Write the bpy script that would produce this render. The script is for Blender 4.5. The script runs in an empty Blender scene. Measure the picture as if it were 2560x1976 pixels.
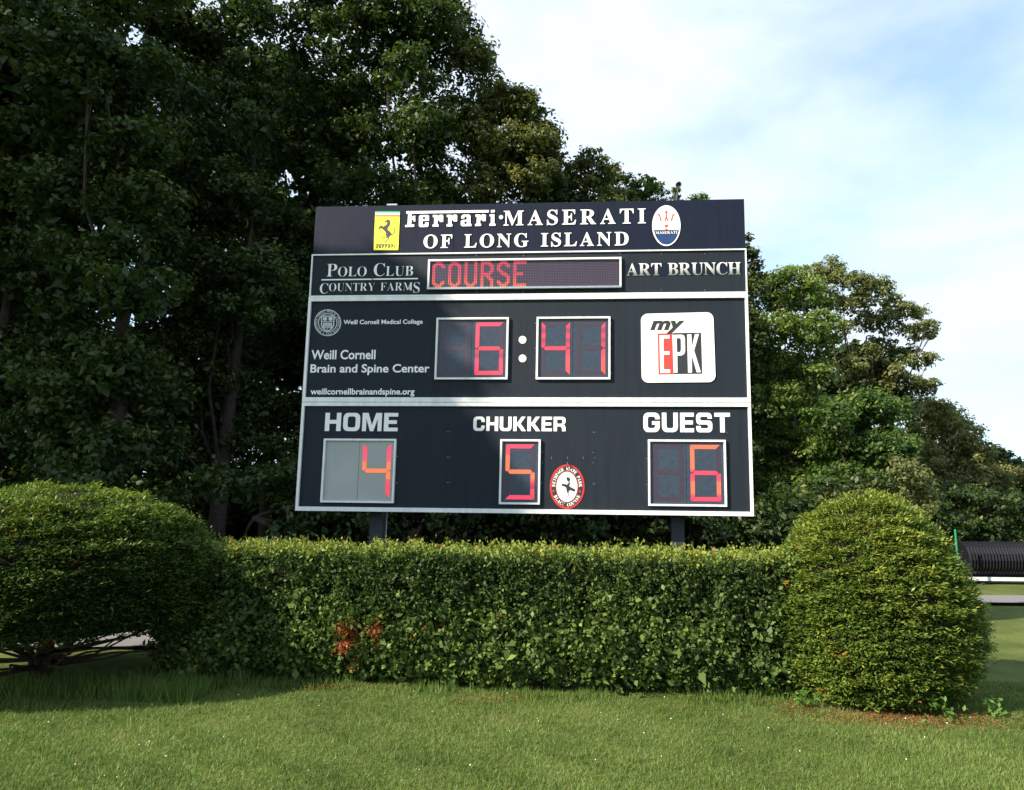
import bpy, math, random
import numpy as np
from math import radians, sin, cos, pi
from mathutils import Vector, Matrix

SC = bpy.context.scene
COL = SC.collection
R = np.random.default_rng(7)
random.seed(7)

# ------------------------------------------------------------------ camera
F, PX, PY, EYE = 1800.0, 1395.0, 1002.0, 1.6          # focal length and principal point for a 2560 wide frame
PITCH, ROLL = 0.146668, 0.0117306
fw = np.array([0, cos(PITCH), sin(PITCH)]); rt0 = np.array([1.0, 0, 0]); up0 = np.cross(rt0, fw)
rt = rt0 * cos(ROLL) + up0 * sin(ROLL); up = -rt0 * sin(ROLL) + up0 * cos(ROLL)
cam = bpy.data.cameras.new('camera'); camo = bpy.data.objects.new('camera', cam); COL.objects.link(camo)
camo.matrix_world = Matrix(((rt[0], up[0], -fw[0], 0), (rt[1], up[1], -fw[1], 0), (rt[2], up[2], -fw[2], EYE), (0, 0, 0, 1)))
cam.sensor_fit = 'HORIZONTAL'; cam.sensor_width = 36; cam.lens = F / 2560 * 36
cam.shift_x = (1280 - PX) / 2560; cam.shift_y = (PY - 988) / 2560
cam.clip_end = 2000
SC.camera = camo

# ------------------------------------------------------------------ light
SUN_AZ, SUN_EL = radians(60), radians(34)              # azimuth measured from straight behind the camera towards the left
world = bpy.data.worlds.new('World'); SC.world = world; world.use_nodes = True
nt = world.node_tree; nt.nodes.clear(); N = nt.nodes.new; L = nt.links.new
wo = N('ShaderNodeOutputWorld'); bg = N('ShaderNodeBackground'); bg.inputs['Strength'].default_value = 0.077
sky = N('ShaderNodeTexSky'); sky.sky_type = 'NISHITA'; sky.sun_disc = False
sky.sun_elevation = SUN_EL; sky.sun_rotation = pi + SUN_AZ; sky.air_density = 1.0; sky.dust_density = 1.5
tc = N('ShaderNodeTexCoord'); mp = N('ShaderNodeMapping'); mp.inputs['Scale'].default_value = (1.0, 1.0, 2.6); mp.inputs['Rotation'].default_value = (0.3, -0.2, 3.6)
no = N('ShaderNodeTexNoise'); no.inputs['Scale'].default_value = 1.7; no.inputs['Detail'].default_value = 7; no.inputs['Roughness'].default_value = 0.52
no.inputs['Distortion'].default_value = 0.35
rp = N('ShaderNodeValToRGB'); rp.color_ramp.elements[0].position = 0.36; rp.color_ramp.elements[1].position = 0.55
rp.color_ramp.elements[0].color = (0.36, 0.36, 0.36, 1)
mx = N('ShaderNodeMix'); mx.data_type = 'RGBA'
mx.inputs[7].default_value = (5.7, 6.5, 7.7, 1)
L(tc.outputs['Generated'], mp.inputs[0]); L(mp.outputs[0], no.inputs['Vector']); L(no.outputs['Fac'], rp.inputs[0])
tint = N('ShaderNodeMix'); tint.data_type = 'RGBA'; tint.blend_type = 'MULTIPLY'; tint.inputs[0].default_value = 1
tint.inputs[7].default_value = (1.25, 1.75, 1.75, 1)
L(sky.outputs[0], tint.inputs[6]); L(tint.outputs[2], mx.inputs[6])
L(rp.outputs[0], mx.inputs[0]); L(mx.outputs[2], bg.inputs[0]); L(bg.outputs[0], wo.inputs[0])
sl = bpy.data.lights.new('sun', 'SUN'); sl.energy = 5.0; sl.angle = radians(0.53); sl.color = (1, 0.88, 0.70)
so = bpy.data.objects.new('sun', sl); COL.objects.link(so)
SUN = Vector((-sin(SUN_AZ) * cos(SUN_EL), -cos(SUN_AZ) * cos(SUN_EL), sin(SUN_EL)))
so.rotation_euler = SUN.to_track_quat('Z', 'Y').to_euler(); so.location = (-20, -15, 25)
SC.view_settings.view_transform = 'Standard'; SC.view_settings.look = 'None'
SC.view_settings.exposure = 1.15; SC.view_settings.gamma = 1; SC.view_settings.use_curve_mapping = False
SC.render.engine = 'CYCLES'; SC.cycles.max_bounces = 6; SC.cycles.transparent_max_bounces = 6
SC.cycles.diffuse_bounces = 3; SC.cycles.transmission_bounces = 3; SC.cycles.use_denoising = True

# ------------------------------------------------------------------ helpers
def ray(px, py):
    d = fw + rt * ((px - PX) / F) - up * ((py - PY) / F)
    return d
def at(X, Y, depth):
    """world point seen at pixel X, Y of a 2184 wide view, 'depth' metres in front of the camera"""
    k = 2560 / 2184
    d = ray(X * k, Y * k)
    return np.array([0, 0, EYE]) + d * (depth / d[1])

def tag(o, label=None, cat=None, group=None, kind=None):
    if label: o['label'] = label
    if cat: o['category'] = cat
    if group: o['group'] = group
    if kind: o['kind'] = kind
    return o
def empty(name, loc=(0, 0, 0), rz=0, **k):
    o = bpy.data.objects.new(name, None); COL.objects.link(o); o.location = loc; o.rotation_euler = (0, 0, rz)
    return tag(o, **k)
def link(name, me, parent=None, **k):
    o = bpy.data.objects.new(name, me); COL.objects.link(o)
    if parent is not None: o.parent = parent
    return tag(o, **k)

def material(name, col, rough=0.6, spec=0.5, metal=0.0, noise=None, bump=None, emit=None):
    m = bpy.data.materials.new(name); m.use_nodes = True; t = m.node_tree
    b = t.nodes['Principled BSDF']
    b.inputs['Base Color'].default_value = (*col, 1); b.inputs['Roughness'].default_value = rough
    b.inputs['Specular IOR Level'].default_value = spec; b.inputs['Metallic'].default_value = metal
    tcn = t.nodes.new('ShaderNodeTexCoord')
    if noise:
        sc, col2, amt = noise
        n = t.nodes.new('ShaderNodeTexNoise'); n.inputs['Scale'].default_value = sc; n.inputs['Detail'].default_value = 5
        r = t.nodes.new('ShaderNodeValToRGB'); r.color_ramp.elements[0].position = 0.5 - amt; r.color_ramp.elements[1].position = 0.5 + amt
        r.color_ramp.elements[0].color = (*col, 1); r.color_ramp.elements[1].color = (*col2, 1)
        t.links.new(tcn.outputs['Object'], n.inputs['Vector']); t.links.new(n.outputs['Fac'], r.inputs[0]); t.links.new(r.outputs[0], b.inputs['Base Color'])
    if bump:
        sc, st = bump
        n = t.nodes.new('ShaderNodeTexNoise'); n.inputs['Scale'].default_value = sc; n.inputs['Detail'].default_value = 4
        bp = t.nodes.new('ShaderNodeBump'); bp.inputs['Strength'].default_value = st; bp.inputs['Distance'].default_value = 0.02
        t.links.new(tcn.outputs['Object'], n.inputs['Vector']); t.links.new(n.outputs['Fac'], bp.inputs['Height']); t.links.new(bp.outputs[0], b.inputs['Normal'])
    if emit:
        b.inputs['Emission Color'].default_value = (*emit[0], 1); b.inputs['Emission Strength'].default_value = emit[1]
    return m

def leaf_material(name, ramp, trans=0.3, rough=0.5, tcol=(1.3, 1.5, 0.5)):
    m = bpy.data.materials.new(name); m.use_nodes = True; t = m.node_tree; t.nodes.clear()
    o = t.nodes.new('ShaderNodeOutputMaterial'); b = t.nodes.new('ShaderNodeBsdfPrincipled'); tr = t.nodes.new('ShaderNodeBsdfTranslucent')
    mixs = t.nodes.new('ShaderNodeMixShader'); a = t.nodes.new('ShaderNodeAttribute'); a.attribute_name = 'tone'
    r = t.nodes.new('ShaderNodeValToRGB'); cr = r.color_ramp
    while len(cr.elements) < len(ramp): cr.elements.new(0.5)
    for e, (p, c) in zip(cr.elements, ramp): e.position = p; e.color = (*c, 1)
    mul = t.nodes.new('ShaderNodeMix'); mul.data_type = 'RGBA'; mul.blend_type = 'MULTIPLY'; mul.inputs[0].default_value = 1
    mul.inputs[7].default_value = (*tcol, 1)
    lk = t.links.new
    lk(a.outputs['Fac'], r.inputs[0]); lk(r.outputs[0], b.inputs['Base Color']); lk(r.outputs[0], mul.inputs[6]); lk(mul.outputs[2], tr.inputs['Color'])
    b.inputs['Roughness'].default_value = rough; b.inputs['Specular IOR Level'].default_value = 0.25
    mixs.inputs[0].default_value = trans
    lk(b.outputs[0], mixs.inputs[1]); lk(tr.outputs[0], mixs.inputs[2]); lk(mixs.outputs[0], o.inputs[0])
    return m

class MB:
    """collects simple shapes into one mesh"""
    def __init__(s): s.v = []; s.f = []
    def add(s, v, f):
        n = len(s.v); s.v += [tuple(p) for p in v]; s.f += [tuple(i + n for i in q) for q in f]; return s
    def box(s, x0, x1, y0, y1, z0, z1):
        return s.add([(x, y, z) for z in (z0, z1) for y in (y0, y1) for x in (x0, x1)],
                     [(0, 1, 3, 2), (4, 6, 7, 5), (0, 4, 5, 1), (2, 3, 7, 6), (0, 2, 6, 4), (1, 5, 7, 3)])
    def tube(s, pts, rad, n=6, cap=True):
        pts = [Vector(p) for p in pts]
        if not hasattr(rad, '__len__'): rad = [rad] * len(pts)
        V = []
        for i, p in enumerate(pts):
            d = (pts[min(i + 1, len(pts) - 1)] - pts[max(i - 1, 0)]).normalized()
            a = d.cross(Vector((0.31, 0.17, 0.93)) if abs(d.z) < 0.9 else Vector((1, 0.1, 0))).normalized(); b = d.cross(a)
            for k in range(n):
                t = 2 * pi * k / n; V.append(p + (a * cos(t) + b * sin(t)) * rad[i])
        Fc = [(i * n + k, i * n + (k + 1) % n, (i + 1) * n + (k + 1) % n, (i + 1) * n + k) for i in range(len(pts) - 1) for k in range(n)]
        if cap: Fc += [tuple(range(n))[::-1], tuple((len(pts) - 1) * n + k for k in range(n))]
        return s.add(V, Fc)
    def poly(s, pts): return s.add(pts, [tuple(range(len(pts)))])
    def build(s, name, mat, parent=None, smooth=False, **k):
        me = bpy.data.meshes.new(name); me.from_pydata(s.v, [], s.f); me.materials.append(mat)
        if smooth: me.polygons.foreach_set('use_smooth', [True] * len(me.polygons))
        me.update(); return link(name, me, parent, **k)

def quads(name, V, mat, tone=None, nper=4):
    n = len(V) // nper
    me = bpy.data.meshes.new(name)
    me.vertices.add(n * nper); me.vertices.foreach_set('co', np.ascontiguousarray(V, dtype=np.float32).ravel())
    me.loops.add(n * nper); me.loops.foreach_set('vertex_index', np.arange(n * nper, dtype=np.int32))
    me.polygons.add(n); me.polygons.foreach_set('loop_start', np.arange(n, dtype=np.int32) * nper)
    if tone is not None:
        a = me.attributes.new('tone', 'FLOAT', 'FACE'); a.data.foreach_set('value', np.asarray(tone, dtype=np.float32))
    me.materials.append(mat); me.update(calc_edges=True); return me

def unit(a): return a / (np.linalg.norm(a, axis=1, keepdims=True) + 1e-9)
def rnd(n): return unit(R.normal(size=(n, 3)))
def leaves(P, A, Nn, Ln, Wd):
    """diamond leaves, long axis A, roughly facing Nn"""
    A = unit(A); B = unit(np.cross(Nn, A)); C = np.cross(A, B)
    Ln = np.broadcast_to(np.asarray(Ln, float), (len(P),))[:, None]; Wd = np.broadcast_to(np.asarray(Wd, float), (len(P),))[:, None]
    s = C * Wd * 0.18
    V = np.stack([P - A * Ln / 2, P + B * Wd / 2 + s - A * Ln * 0.06, P + A * Ln / 2, P - B * Wd / 2 + s - A * Ln * 0.06], 1)
    return V.reshape(-1, 3)
def wav(P, f, seed):
    g = np.random.default_rng(seed); o = 0
    for k in range(6):
        d = g.normal(size=3) * f * (1 + 0.35 * k); o = o + np.sin(P @ d + g.uniform(0, 6.28)) / (1 + 0.25 * k)
    return o / 3.0

# --------------------------------------------------------------- materials
M = {}
M['paint_black'] = material('black powder coat', (0.0098, 0.0152, 0.0240), 0.6, 0.18, noise=(3.0, (0.0115, 0.0168, 0.0250), 0.25))
def streaks(m, lo, hi):
    t = m.node_tree; b = t.nodes['Principled BSDF']; lk = t.links.new; src = b.inputs['Base Color'].links[0].from_socket
    tcn = t.nodes.new('ShaderNodeTexCoord'); mpn = t.nodes.new('ShaderNodeMapping'); mpn.inputs['Scale'].default_value = (9, 9, 0.7)
    n = t.nodes.new('ShaderNodeTexNoise'); n.inputs['Scale'].default_value = 1.6; n.inputs['Detail'].default_value = 8; n.inputs['Roughness'].default_value = 0.65
    r = t.nodes.new('ShaderNodeMapRange'); r.inputs[1].default_value = 0.3; r.inputs[2].default_value = 0.7; r.inputs[3].default_value = lo; r.inputs[4].default_value = hi
    v = t.nodes.new('ShaderNodeVectorMath'); v.operation = 'SCALE'
    lk(tcn.outputs['Object'], mpn.inputs[0]); lk(mpn.outputs[0], n.inputs['Vector']); lk(n.outputs['Fac'], r.inputs[0]); lk(src, v.inputs[0]); lk(r.outputs[0], v.inputs['Scale']); lk(v.outputs[0], b.inputs['Base Color'])
streaks(M['paint_black'], 0.88, 1.22)
M['paint_navy'] = material('navy sign face', (0.0065, 0.0105, 0.025), 0.62, 0.12, noise=(2.0, (0.008, 0.0125, 0.029), 0.25))
streaks(M['paint_navy'], 0.85, 1.2)
M['trim'] = material('white painted aluminium', (0.78, 0.79, 0.80), 0.4, 0.5, noise=(9.0, (0.68, 0.70, 0.71), 0.2))
streaks(M['trim'], 0.84, 1.06)
M['vinyl'] = material('white vinyl lettering', (0.80, 0.80, 0.80), 0.5, 0.4)
M['greyprint'] = material('pale grey print', (0.50, 0.55, 0.58), 0.5, 0.4)
M['post'] = material('dark steel post', (0.024, 0.030, 0.042), 0.6, 0.3, noise=(14.0, (0.036, 0.042, 0.055), 0.2))
M['face'] = material('smoked display face', (0.024, 0.037, 0.060), 0.25, 0.35, noise=(22.0, (0.04, 0.055, 0.082), 0.25))
M['face_sky_reflect'] = material('display cover with painted sky reflection', (0.26, 0.29, 0.28), 0.3, 0.5, noise=(1.6, (0.34, 0.37, 0.36), 0.25))  # bright sky reflection painted in as a pale grey base colour
M['diode_off'] = material('unlit diodes', (0.09, 0.06, 0.10), 0.4, 0.5)
M['seg_off'] = material('unlit segment', (0.038, 0.026, 0.045), 0.4, 0.5)
M['galv'] = material('galvanised steel', (0.42, 0.45, 0.47), 0.35, 0.5, 0.7, noise=(30.0, (0.33, 0.36, 0.38), 0.2))
M['yellow'] = material('yellow enamel', (0.85, 0.80, 0.05), 0.35, 0.5)
M['green_p'] = material('green print', (0.01, 0.36, 0.17), 0.4)
M['red_p'] = material('red print', (0.50, 0.025, 0.022), 0.4)
M['coral_p'] = material('coral red print', (0.60, 0.045, 0.035), 0.4)
M['black_p'] = material('black print', (0.02, 0.02, 0.025), 0.45)
M['blue_p'] = material('blue print', (0.007, 0.036, 0.13), 0.4)
M['navy_p'] = material('navy print', (0.008, 0.02, 0.07), 0.4)
M['plaque'] = material('off white plaque', (0.74, 0.76, 0.69), 0.35, 0.5, noise=(2.5, (0.80, 0.81, 0.78), 0.15))
M['horn'] = material('weathered dark metal', (0.09, 0.095, 0.10), 0.35, 0.5, 0.5)
M['bark'] = material('grey brown bark', (0.026, 0.021, 0.017), 0.9, 0.2, noise=(9.0, (0.055, 0.045, 0.036), 0.2), bump=(30, 0.8))
M['twig'] = material('dark twigs', (0.045, 0.033, 0.024), 0.9, 0.2)
M['core'] = material('dark inner twigs', (0.018, 0.016, 0.010), 0.95, 0.1)
SERIF = {'A':(683,[[-13,0,-13,27,13,32,35,45,54,71,73,111,307,694,334,693,572,129,594,83,612,51,632,33,660,27,660,0,341,0,341,27,376,30,402,37,417,50,422,68,418,88,406,121,376,197,154,197,117,105,113,88,111,72,116,52,129,38,152,30,184,27,190,27,190,0],[169,239,360,239,263,475]]),'B':(656,[[24,0,24,26,67,33,93,48,107,77,111,122,111,549,109,587,103,614,92,633,76,645,53,651,23,653,23,678,328,678,443,668,525,639,574,590,590,522,580,466,549,422,498,389,427,368,513,343,574,307,611,257,623,196,619,152,605,113,583,80,553,52,514,29,468,13,414,3,354,0],[271,375,280,375,348,383,392,406,416,448,424,514,418,573,401,614,370,638,322,646,294,643,280,633,273,613,271,582],[330,36,385,45,422,73,441,121,448,191,439,262,413,309,365,335,294,344,271,344,271,97,274,68,284,50,301,39]]),'C':(678,[[382,-16,288,-5,205,30,135,84,83,156,50,242,39,340,50,437,84,523,137,594,207,648,291,682,386,693,460,684,547,655,577,648,607,659,624,693,650,693,650,459,625,459,584,542,531,606,466,646,395,660,316,640,259,579,225,478,214,337,227,205,264,111,327,54,414,35,474,43,533,67,589,105,638,158,666,132,610,67,544,21,468,-7]]),'D':(736,[[30,0,30,26,69,32,94,44,106,69,110,111,110,557,105,606,91,635,64,648,22,653,22,678,330,678,415,673,488,656,551,628,604,590,644,541,674,483,691,416,697,339,675,191,608,85,496,21,340,0],[331,36,377,41,416,55,449,78,476,112,496,154,510,207,519,269,522,341,510,474,475,569,415,626,332,645,301,641,282,631,274,609,271,573,271,107,274,72,282,51,300,40]]),'E':(657,[[21,0,21,25,65,30,93,44,107,72,112,116,112,549,107,603,93,634,66,648,24,653,24,678,594,678,594,476,571,476,562,519,549,555,530,583,507,605,477,621,440,632,396,639,345,641,317,640,298,638,285,632,277,621,273,603,272,578,272,366,288,366,346,375,386,401,412,446,429,514,453,514,453,176,428,176,420,229,407,270,386,299,359,318,322,328,276,331,272,331,272,100,275,69,286,52,307,44,343,41,410,45,467,58,513,79,552,112,585,156,612,213,640,213,599,0]]),'F':(601,[[23,0,23,26,67,34,93,50,107,79,111,125,111,558,106,603,92,630,64,645,21,653,21,678,586,678,586,476,562,476,549,532,529,574,501,605,462,626,409,638,342,642,316,641,298,640,285,635,277,627,272,614,271,593,271,368,283,368,340,377,381,403,408,448,423,516,450,516,450,176,424,176,409,251,382,299,341,324,281,333,271,333,271,120,273,88,280,64,292,46,312,35,342,29,382,26,382,0]]),'G':(735,[[399,-15,298,-4,211,29,139,82,86,153,52,240,41,341,52,439,86,524,138,595,208,648,290,682,383,693,464,684,550,656,577,649,592,652,604,660,614,673,624,693,651,693,651,458,625,458,600,515,569,564,532,604,490,635,445,654,398,660,319,640,262,580,228,479,217,339,220,265,230,201,246,146,268,101,296,65,329,39,367,24,410,19,458,24,489,41,505,68,510,106,510,190,505,229,490,254,460,266,410,271,410,295,745,295,745,271,704,266,680,254,668,230,664,191,664,43,532,-1]]),'H':(776,[[23,0,23,26,67,32,93,47,107,75,111,120,111,564,106,605,93,631,66,646,24,653,24,678,360,678,360,653,328,649,304,643,288,633,278,618,273,595,271,564,271,373,509,373,509,564,507,595,502,618,493,633,477,643,453,649,420,653,420,678,755,678,755,653,712,646,686,632,673,606,669,564,669,120,673,77,687,49,712,33,755,26,755,0,420,0,420,26,463,32,490,46,504,73,509,120,509,329,271,329,271,120,275,75,289,47,316,32,360,26,360,0]]),'I':(388,[[20,0,20,26,63,34,91,48,107,73,112,112,112,576,107,614,94,637,67,648,20,653,20,678,364,678,364,653,319,648,292,637,277,614,272,576,272,115,274,87,279,66,289,50,307,39,332,31,366,26,366,0]]),'K':(756,[[24,0,24,26,68,32,94,47,108,75,112,120,112,564,107,605,94,632,67,647,25,653,25,678,361,678,361,653,329,649,305,643,289,633,279,618,274,595,272,564,272,348,478,556,509,593,519,623,514,636,498,646,471,651,433,653,433,678,723,678,723,653,710,653,665,646,618,624,567,588,513,537,403,424,690,69,708,50,725,37,746,29,773,26,773,0,418,0,418,26,456,27,479,31,493,40,497,51,491,70,471,98,297,318,272,295,272,120,277,75,290,47,317,32,361,26,361,0]]),'L':(632,[[23,0,23,26,67,32,93,47,107,75,111,120,111,564,106,606,93,633,66,647,24,653,24,678,372,678,372,653,336,651,310,646,291,636,280,620,273,597,271,564,271,123,272,92,276,70,284,55,298,47,318,42,348,41,414,46,469,59,513,83,551,119,582,167,609,230,636,230,598,0]]),'M':(943,[[21,0,21,26,64,32,92,47,107,74,112,118,112,569,110,598,105,619,95,634,79,644,55,650,22,653,22,678,275,678,472,212,669,678,919,678,919,653,878,645,853,630,839,604,834,563,834,127,836,90,841,64,851,45,866,35,888,29,918,26,918,0,589,0,589,26,621,30,644,37,660,48,670,66,675,90,677,124,677,594,429,0,402,0,157,579,157,119,162,72,178,44,207,30,252,26,252,0]]),'N':(728,[[600,-16,159,521,159,117,163,73,177,46,203,32,248,26,248,0,27,0,27,26,58,29,81,35,96,45,106,62,111,85,113,117,113,578,90,606,73,626,61,639,54,645,27,653,27,678,233,678,582,251,582,562,580,594,575,617,565,632,549,643,526,649,493,653,493,678,714,678,714,653,671,647,645,633,632,605,628,561,628,-16]]),'O':(761,[[388,-16,317,-9,251,11,192,43,141,86,98,138,67,199,48,266,41,339,48,411,67,479,98,539,141,592,193,635,254,667,321,687,395,694,466,687,532,668,591,636,642,594,684,542,716,481,735,413,742,339,735,266,716,199,684,138,641,86,589,43,529,11,461,-9],[394,18,469,38,522,98,554,199,565,339,562,413,553,478,538,533,518,579,492,614,461,640,426,655,387,660,312,640,259,580,227,479,216,339,219,265,228,201,243,146,264,100,290,64,321,39,355,23]]),'P':(619,[[23,0,23,26,67,32,93,47,107,75,111,120,111,564,106,605,93,631,66,646,24,653,24,678,318,678,377,677,428,672,468,665,500,655,546,628,580,592,602,547,609,494,605,454,593,417,574,385,546,358,511,335,468,319,418,309,360,306,271,306,271,120,275,75,289,47,316,32,360,26,360,0],[271,342,300,342,363,351,405,376,427,422,435,490,429,558,410,605,375,633,322,642,297,639,282,631,274,616,271,593]]),'R':(701,[[23,0,23,26,67,32,93,47,107,75,111,120,111,564,106,605,93,631,66,646,24,653,24,678,323,678,393,675,454,667,505,653,547,634,579,609,603,578,616,541,621,498,612,441,583,395,536,359,469,333,643,75,659,53,674,38,690,29,712,26,715,26,715,0,504,0,300,316,271,316,271,120,275,75,289,47,316,32,360,26,360,0],[271,348,303,348,370,357,417,385,443,432,452,500,445,562,423,607,386,633,334,642,301,639,282,629,274,609,271,574]]),'S':(537,[[64,-16,64,235,93,235,107,184,123,140,143,104,166,74,222,35,293,22,344,30,383,54,407,89,415,133,410,164,395,192,370,217,335,238,242,284,167,329,115,376,84,430,74,494,81,551,100,600,131,639,172,669,220,688,275,694,342,687,420,667,434,664,446,662,467,670,477,694,505,694,505,475,480,475,462,528,437,573,406,610,370,639,330,656,289,662,243,655,208,635,185,604,178,566,185,530,204,501,236,476,281,451,377,406,431,377,473,347,502,315,521,280,531,241,535,198,527,138,505,86,468,43,418,12,357,-8,286,-15,236,-12,187,1,147,14,126,18,103,11,91,-16]]),'T':(634,[[137,0,137,26,183,31,212,46,227,75,232,120,232,645,222,645,151,634,97,601,61,546,43,473,16,473,16,678,611,678,611,472,586,472,568,548,531,602,475,634,400,645,392,645,392,120,397,73,412,45,440,31,488,26,488,0]]),'U':(731,[[369,-19,305,-15,250,-4,205,16,170,43,143,77,124,120,113,172,109,231,109,564,104,605,91,631,64,646,22,653,22,678,358,678,358,653,325,649,302,643,285,633,275,618,271,595,269,564,269,208,277,131,303,77,346,44,409,33,486,46,540,84,573,148,584,237,584,563,579,604,565,631,537,645,489,653,489,678,706,678,706,653,668,644,645,628,633,602,629,563,629,270,625,198,613,137,593,87,566,48,529,19,485,-2,431,-15]]),'V':(678,[[316,-19,66,567,50,600,34,626,12,644,-21,653,-21,678,314,678,314,653,274,651,248,644,232,630,227,610,230,591,240,563,385,213,518,562,525,587,528,609,523,630,509,643,483,650,445,653,445,678,658,678,658,653,630,649,608,637,589,612,569,570,342,-19]]),'W':(953,[[254,-16,48,585,36,615,23,636,4,648,-23,653,-23,678,269,678,269,653,242,650,223,643,213,631,209,611,212,586,220,555,332,228,448,525,426,594,414,623,398,640,375,648,341,653,341,678,654,678,654,653,624,650,602,643,589,631,585,613,587,597,594,575,706,247,805,550,814,582,817,605,813,627,801,641,780,649,749,653,749,678,929,678,929,653,904,644,885,627,870,601,856,565,664,-16,637,-16,470,460,283,-16]]),'Y':(674,[[151,0,151,26,195,32,221,47,235,75,239,120,239,266,69,576,44,617,21,639,1,648,-20,652,-20,678,308,678,308,652,291,652,267,650,248,644,236,633,232,620,235,604,244,583,370,336,496,545,513,580,519,607,514,627,500,641,477,649,444,652,439,652,439,678,654,678,654,652,630,646,609,632,590,611,570,583,399,303,399,120,404,75,417,47,444,32,488,26,488,0]])}

# ================================================================= SETTING
def ground_material():
    m = bpy.data.materials.new('mown lawn'); m.use_nodes = True; t = m.node_tree; b = t.nodes['Principled BSDF']; lk = t.links.new
    tcn = t.nodes.new('ShaderNodeTexCoord')
    def nz(s, d, p0, p1, c0, c1):
        n = t.nodes.new('ShaderNodeTexNoise'); n.inputs['Scale'].default_value = s; n.inputs['Detail'].default_value = d
        r = t.nodes.new('ShaderNodeValToRGB'); r.color_ramp.elements[0].position = p0; r.color_ramp.elements[1].position = p1
        r.color_ramp.elements[0].color = (*c0, 1); r.color_ramp.elements[1].color = (*c1, 1)
        lk(tcn.outputs['Object'], n.inputs['Vector']); lk(n.outputs['Fac'], r.inputs[0]); return r
    a = nz(1.3, 6, 0.38, 0.62, (0.068, 0.092, 0.024), (0.105, 0.135, 0.038))
    f = nz(70, 3, 0.35, 0.7, (0.55, 0.55, 0.55), (1.25, 1.25, 1.15))
    mm = t.nodes.new('ShaderNodeMix'); mm.data_type = 'RGBA'; mm.blend_type = 'MULTIPLY'; mm.inputs[0].default_value = 1
    lk(a.outputs[0], mm.inputs[6]); lk(f.outputs[0], mm.inputs[7])
    d = nz(2.3, 7, 0.64, 0.78, (0, 0, 0), (0.45, 0.45, 0.45))
    m2 = t.nodes.new('ShaderNodeMix'); m2.data_type = 'RGBA'; m2.inputs[7].default_value = (0.16, 0.085, 0.035, 1)
    lk(d.outputs[0], m2.inputs[0]); lk(mm.outputs[2], m2.inputs[6]); lk(m2.outputs[2], b.inputs['Base Color'])
    b.inputs['Roughness'].default_value = 0.95; b.inputs['Specular IOR Level'].default_value = 0.1
    return m
M['lawn'] = ground_material()
g = MB(); xs = np.concatenate([[-400, -120, -40], np.linspace(-16, 16, 65), [40, 120, 400]]); ys = np.concatenate([[-400, -100, -20], np.linspace(2, 20, 73), [40, 120, 400]])
def gz(x, y):
    w = max(0.0, 1 - max(abs(x) - 12, 0) / 4) * max(0.0, 1 - max(abs(y - 8) - 8, 0) / 4)
    return 0.02 * w * (sin(x * 0.9 + 1) * cos(y * 0.7) + 0.5 * sin(x * 2.3 + y * 1.7))
gv = [(x, y, gz(x, y)) for y in ys for x in xs]; nx = len(xs)
gf = [(j * nx + i, j * nx + i + 1, (j + 1) * nx + i + 1, (j + 1) * nx + i) for j in range(len(ys) - 1) for i in range(nx - 1)]
g.add(gv, gf).build('lawn', M['lawn'], kind='structure', smooth=True)

M['litter'] = material('brown leaf litter', (0.035, 0.024, 0.014), 0.95, 0.1, noise=(3.0, (0.06, 0.042, 0.022), 0.2), bump=(25, 0.6))
M['asphalt'] = material('grey asphalt', (0.13, 0.125, 0.13), 0.9, 0.3, noise=(40, (0.19, 0.185, 0.19), 0.25), bump=(120, 0.3))
def strip(name, pts, w, z, mat):
    s = MB(); V = []
    for i, p in enumerate(pts):
        a = Vector(pts[max(i - 1, 0)]); b = Vector(pts[min(i + 1, len(pts) - 1)]); d = (b - a).normalized(); n = Vector((-d.y, d.x))
        for sgn in (-1, 1): V.append((p[0] + n.x * w / 2 * sgn, p[1] + n.y * w / 2 * sgn, z))
    s.add(V, [(2 * i, 2 * i + 1, 2 * i + 3, 2 * i + 2) for i in range(len(pts) - 1)])
    return s.build(name, mat, kind='structure')
fl = MB(); fp = [(-30, 11.4), (-4, 11.2), (4, 11.6), (6.2, 15.5), (12, 19), (40, 22)]
fl.add([(x, y + 0.25 * sin(x * 1.7), 0.035) for x, y in fp] + [(x, 60, 0.035) for x, y in fp[::-1]], [tuple(range(12))]).build('forest_floor', M['litter'], kind='structure')
strip('path', [(-14, 7.9), (-9, 8.3), (-6, 8.6), (-4.2, 8.9), (-3.2, 9.2)], 1.3, 0.045, M['asphalt'])
strip('road', [(3.6, 12.9), (6, 13.3), (9, 13.5), (14, 13.6), (40, 13.8)], 1.1, 0.045, M['asphalt'])

# ============================================================== SCOREBOARD
BX, BY, YAW, ZB, HB, WB = -0.451795, 8.869792, -0.0718895, 1.51788, 3.98117, 5.6
ux = np.array([cos(YAW), sin(YAW), 0]); nb = np.array([-sin(YAW), cos(YAW), 0])     # local x and local y (towards the back)
board = empty('scoreboard', (BX, BY, 0), YAW, label='large black electronic scoreboard on two posts behind the clipped hedge, clock showing 6:41', cat='scoreboard')
def ob(px, py, off=0.0):
    d = ray(px, py); o = np.array([BX, BY, 0]) + nb * off - np.array([0, 0, EYE])
    t = (o @ nb) / (d @ nb); P = d * t - np.array([BX, BY, -EYE])
    return (P @ ux, P[2])
def Z(x0, y0, k):                                   # coordinates read off an enlarged crop
    return lambda X, Y, off=0.0: ob(x0 + X / k, y0 + Y / k, off)
z1 = Z(740, 470, 3.7466); z2 = Z(1300, 430, 3.5867); z3 = Z(740, 740, 3.7655); z4 = Z(1300, 740, 3.64); z5 = Z(730, 1000, 3.7017); z6 = Z(1300, 1000, 3.5226)
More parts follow.
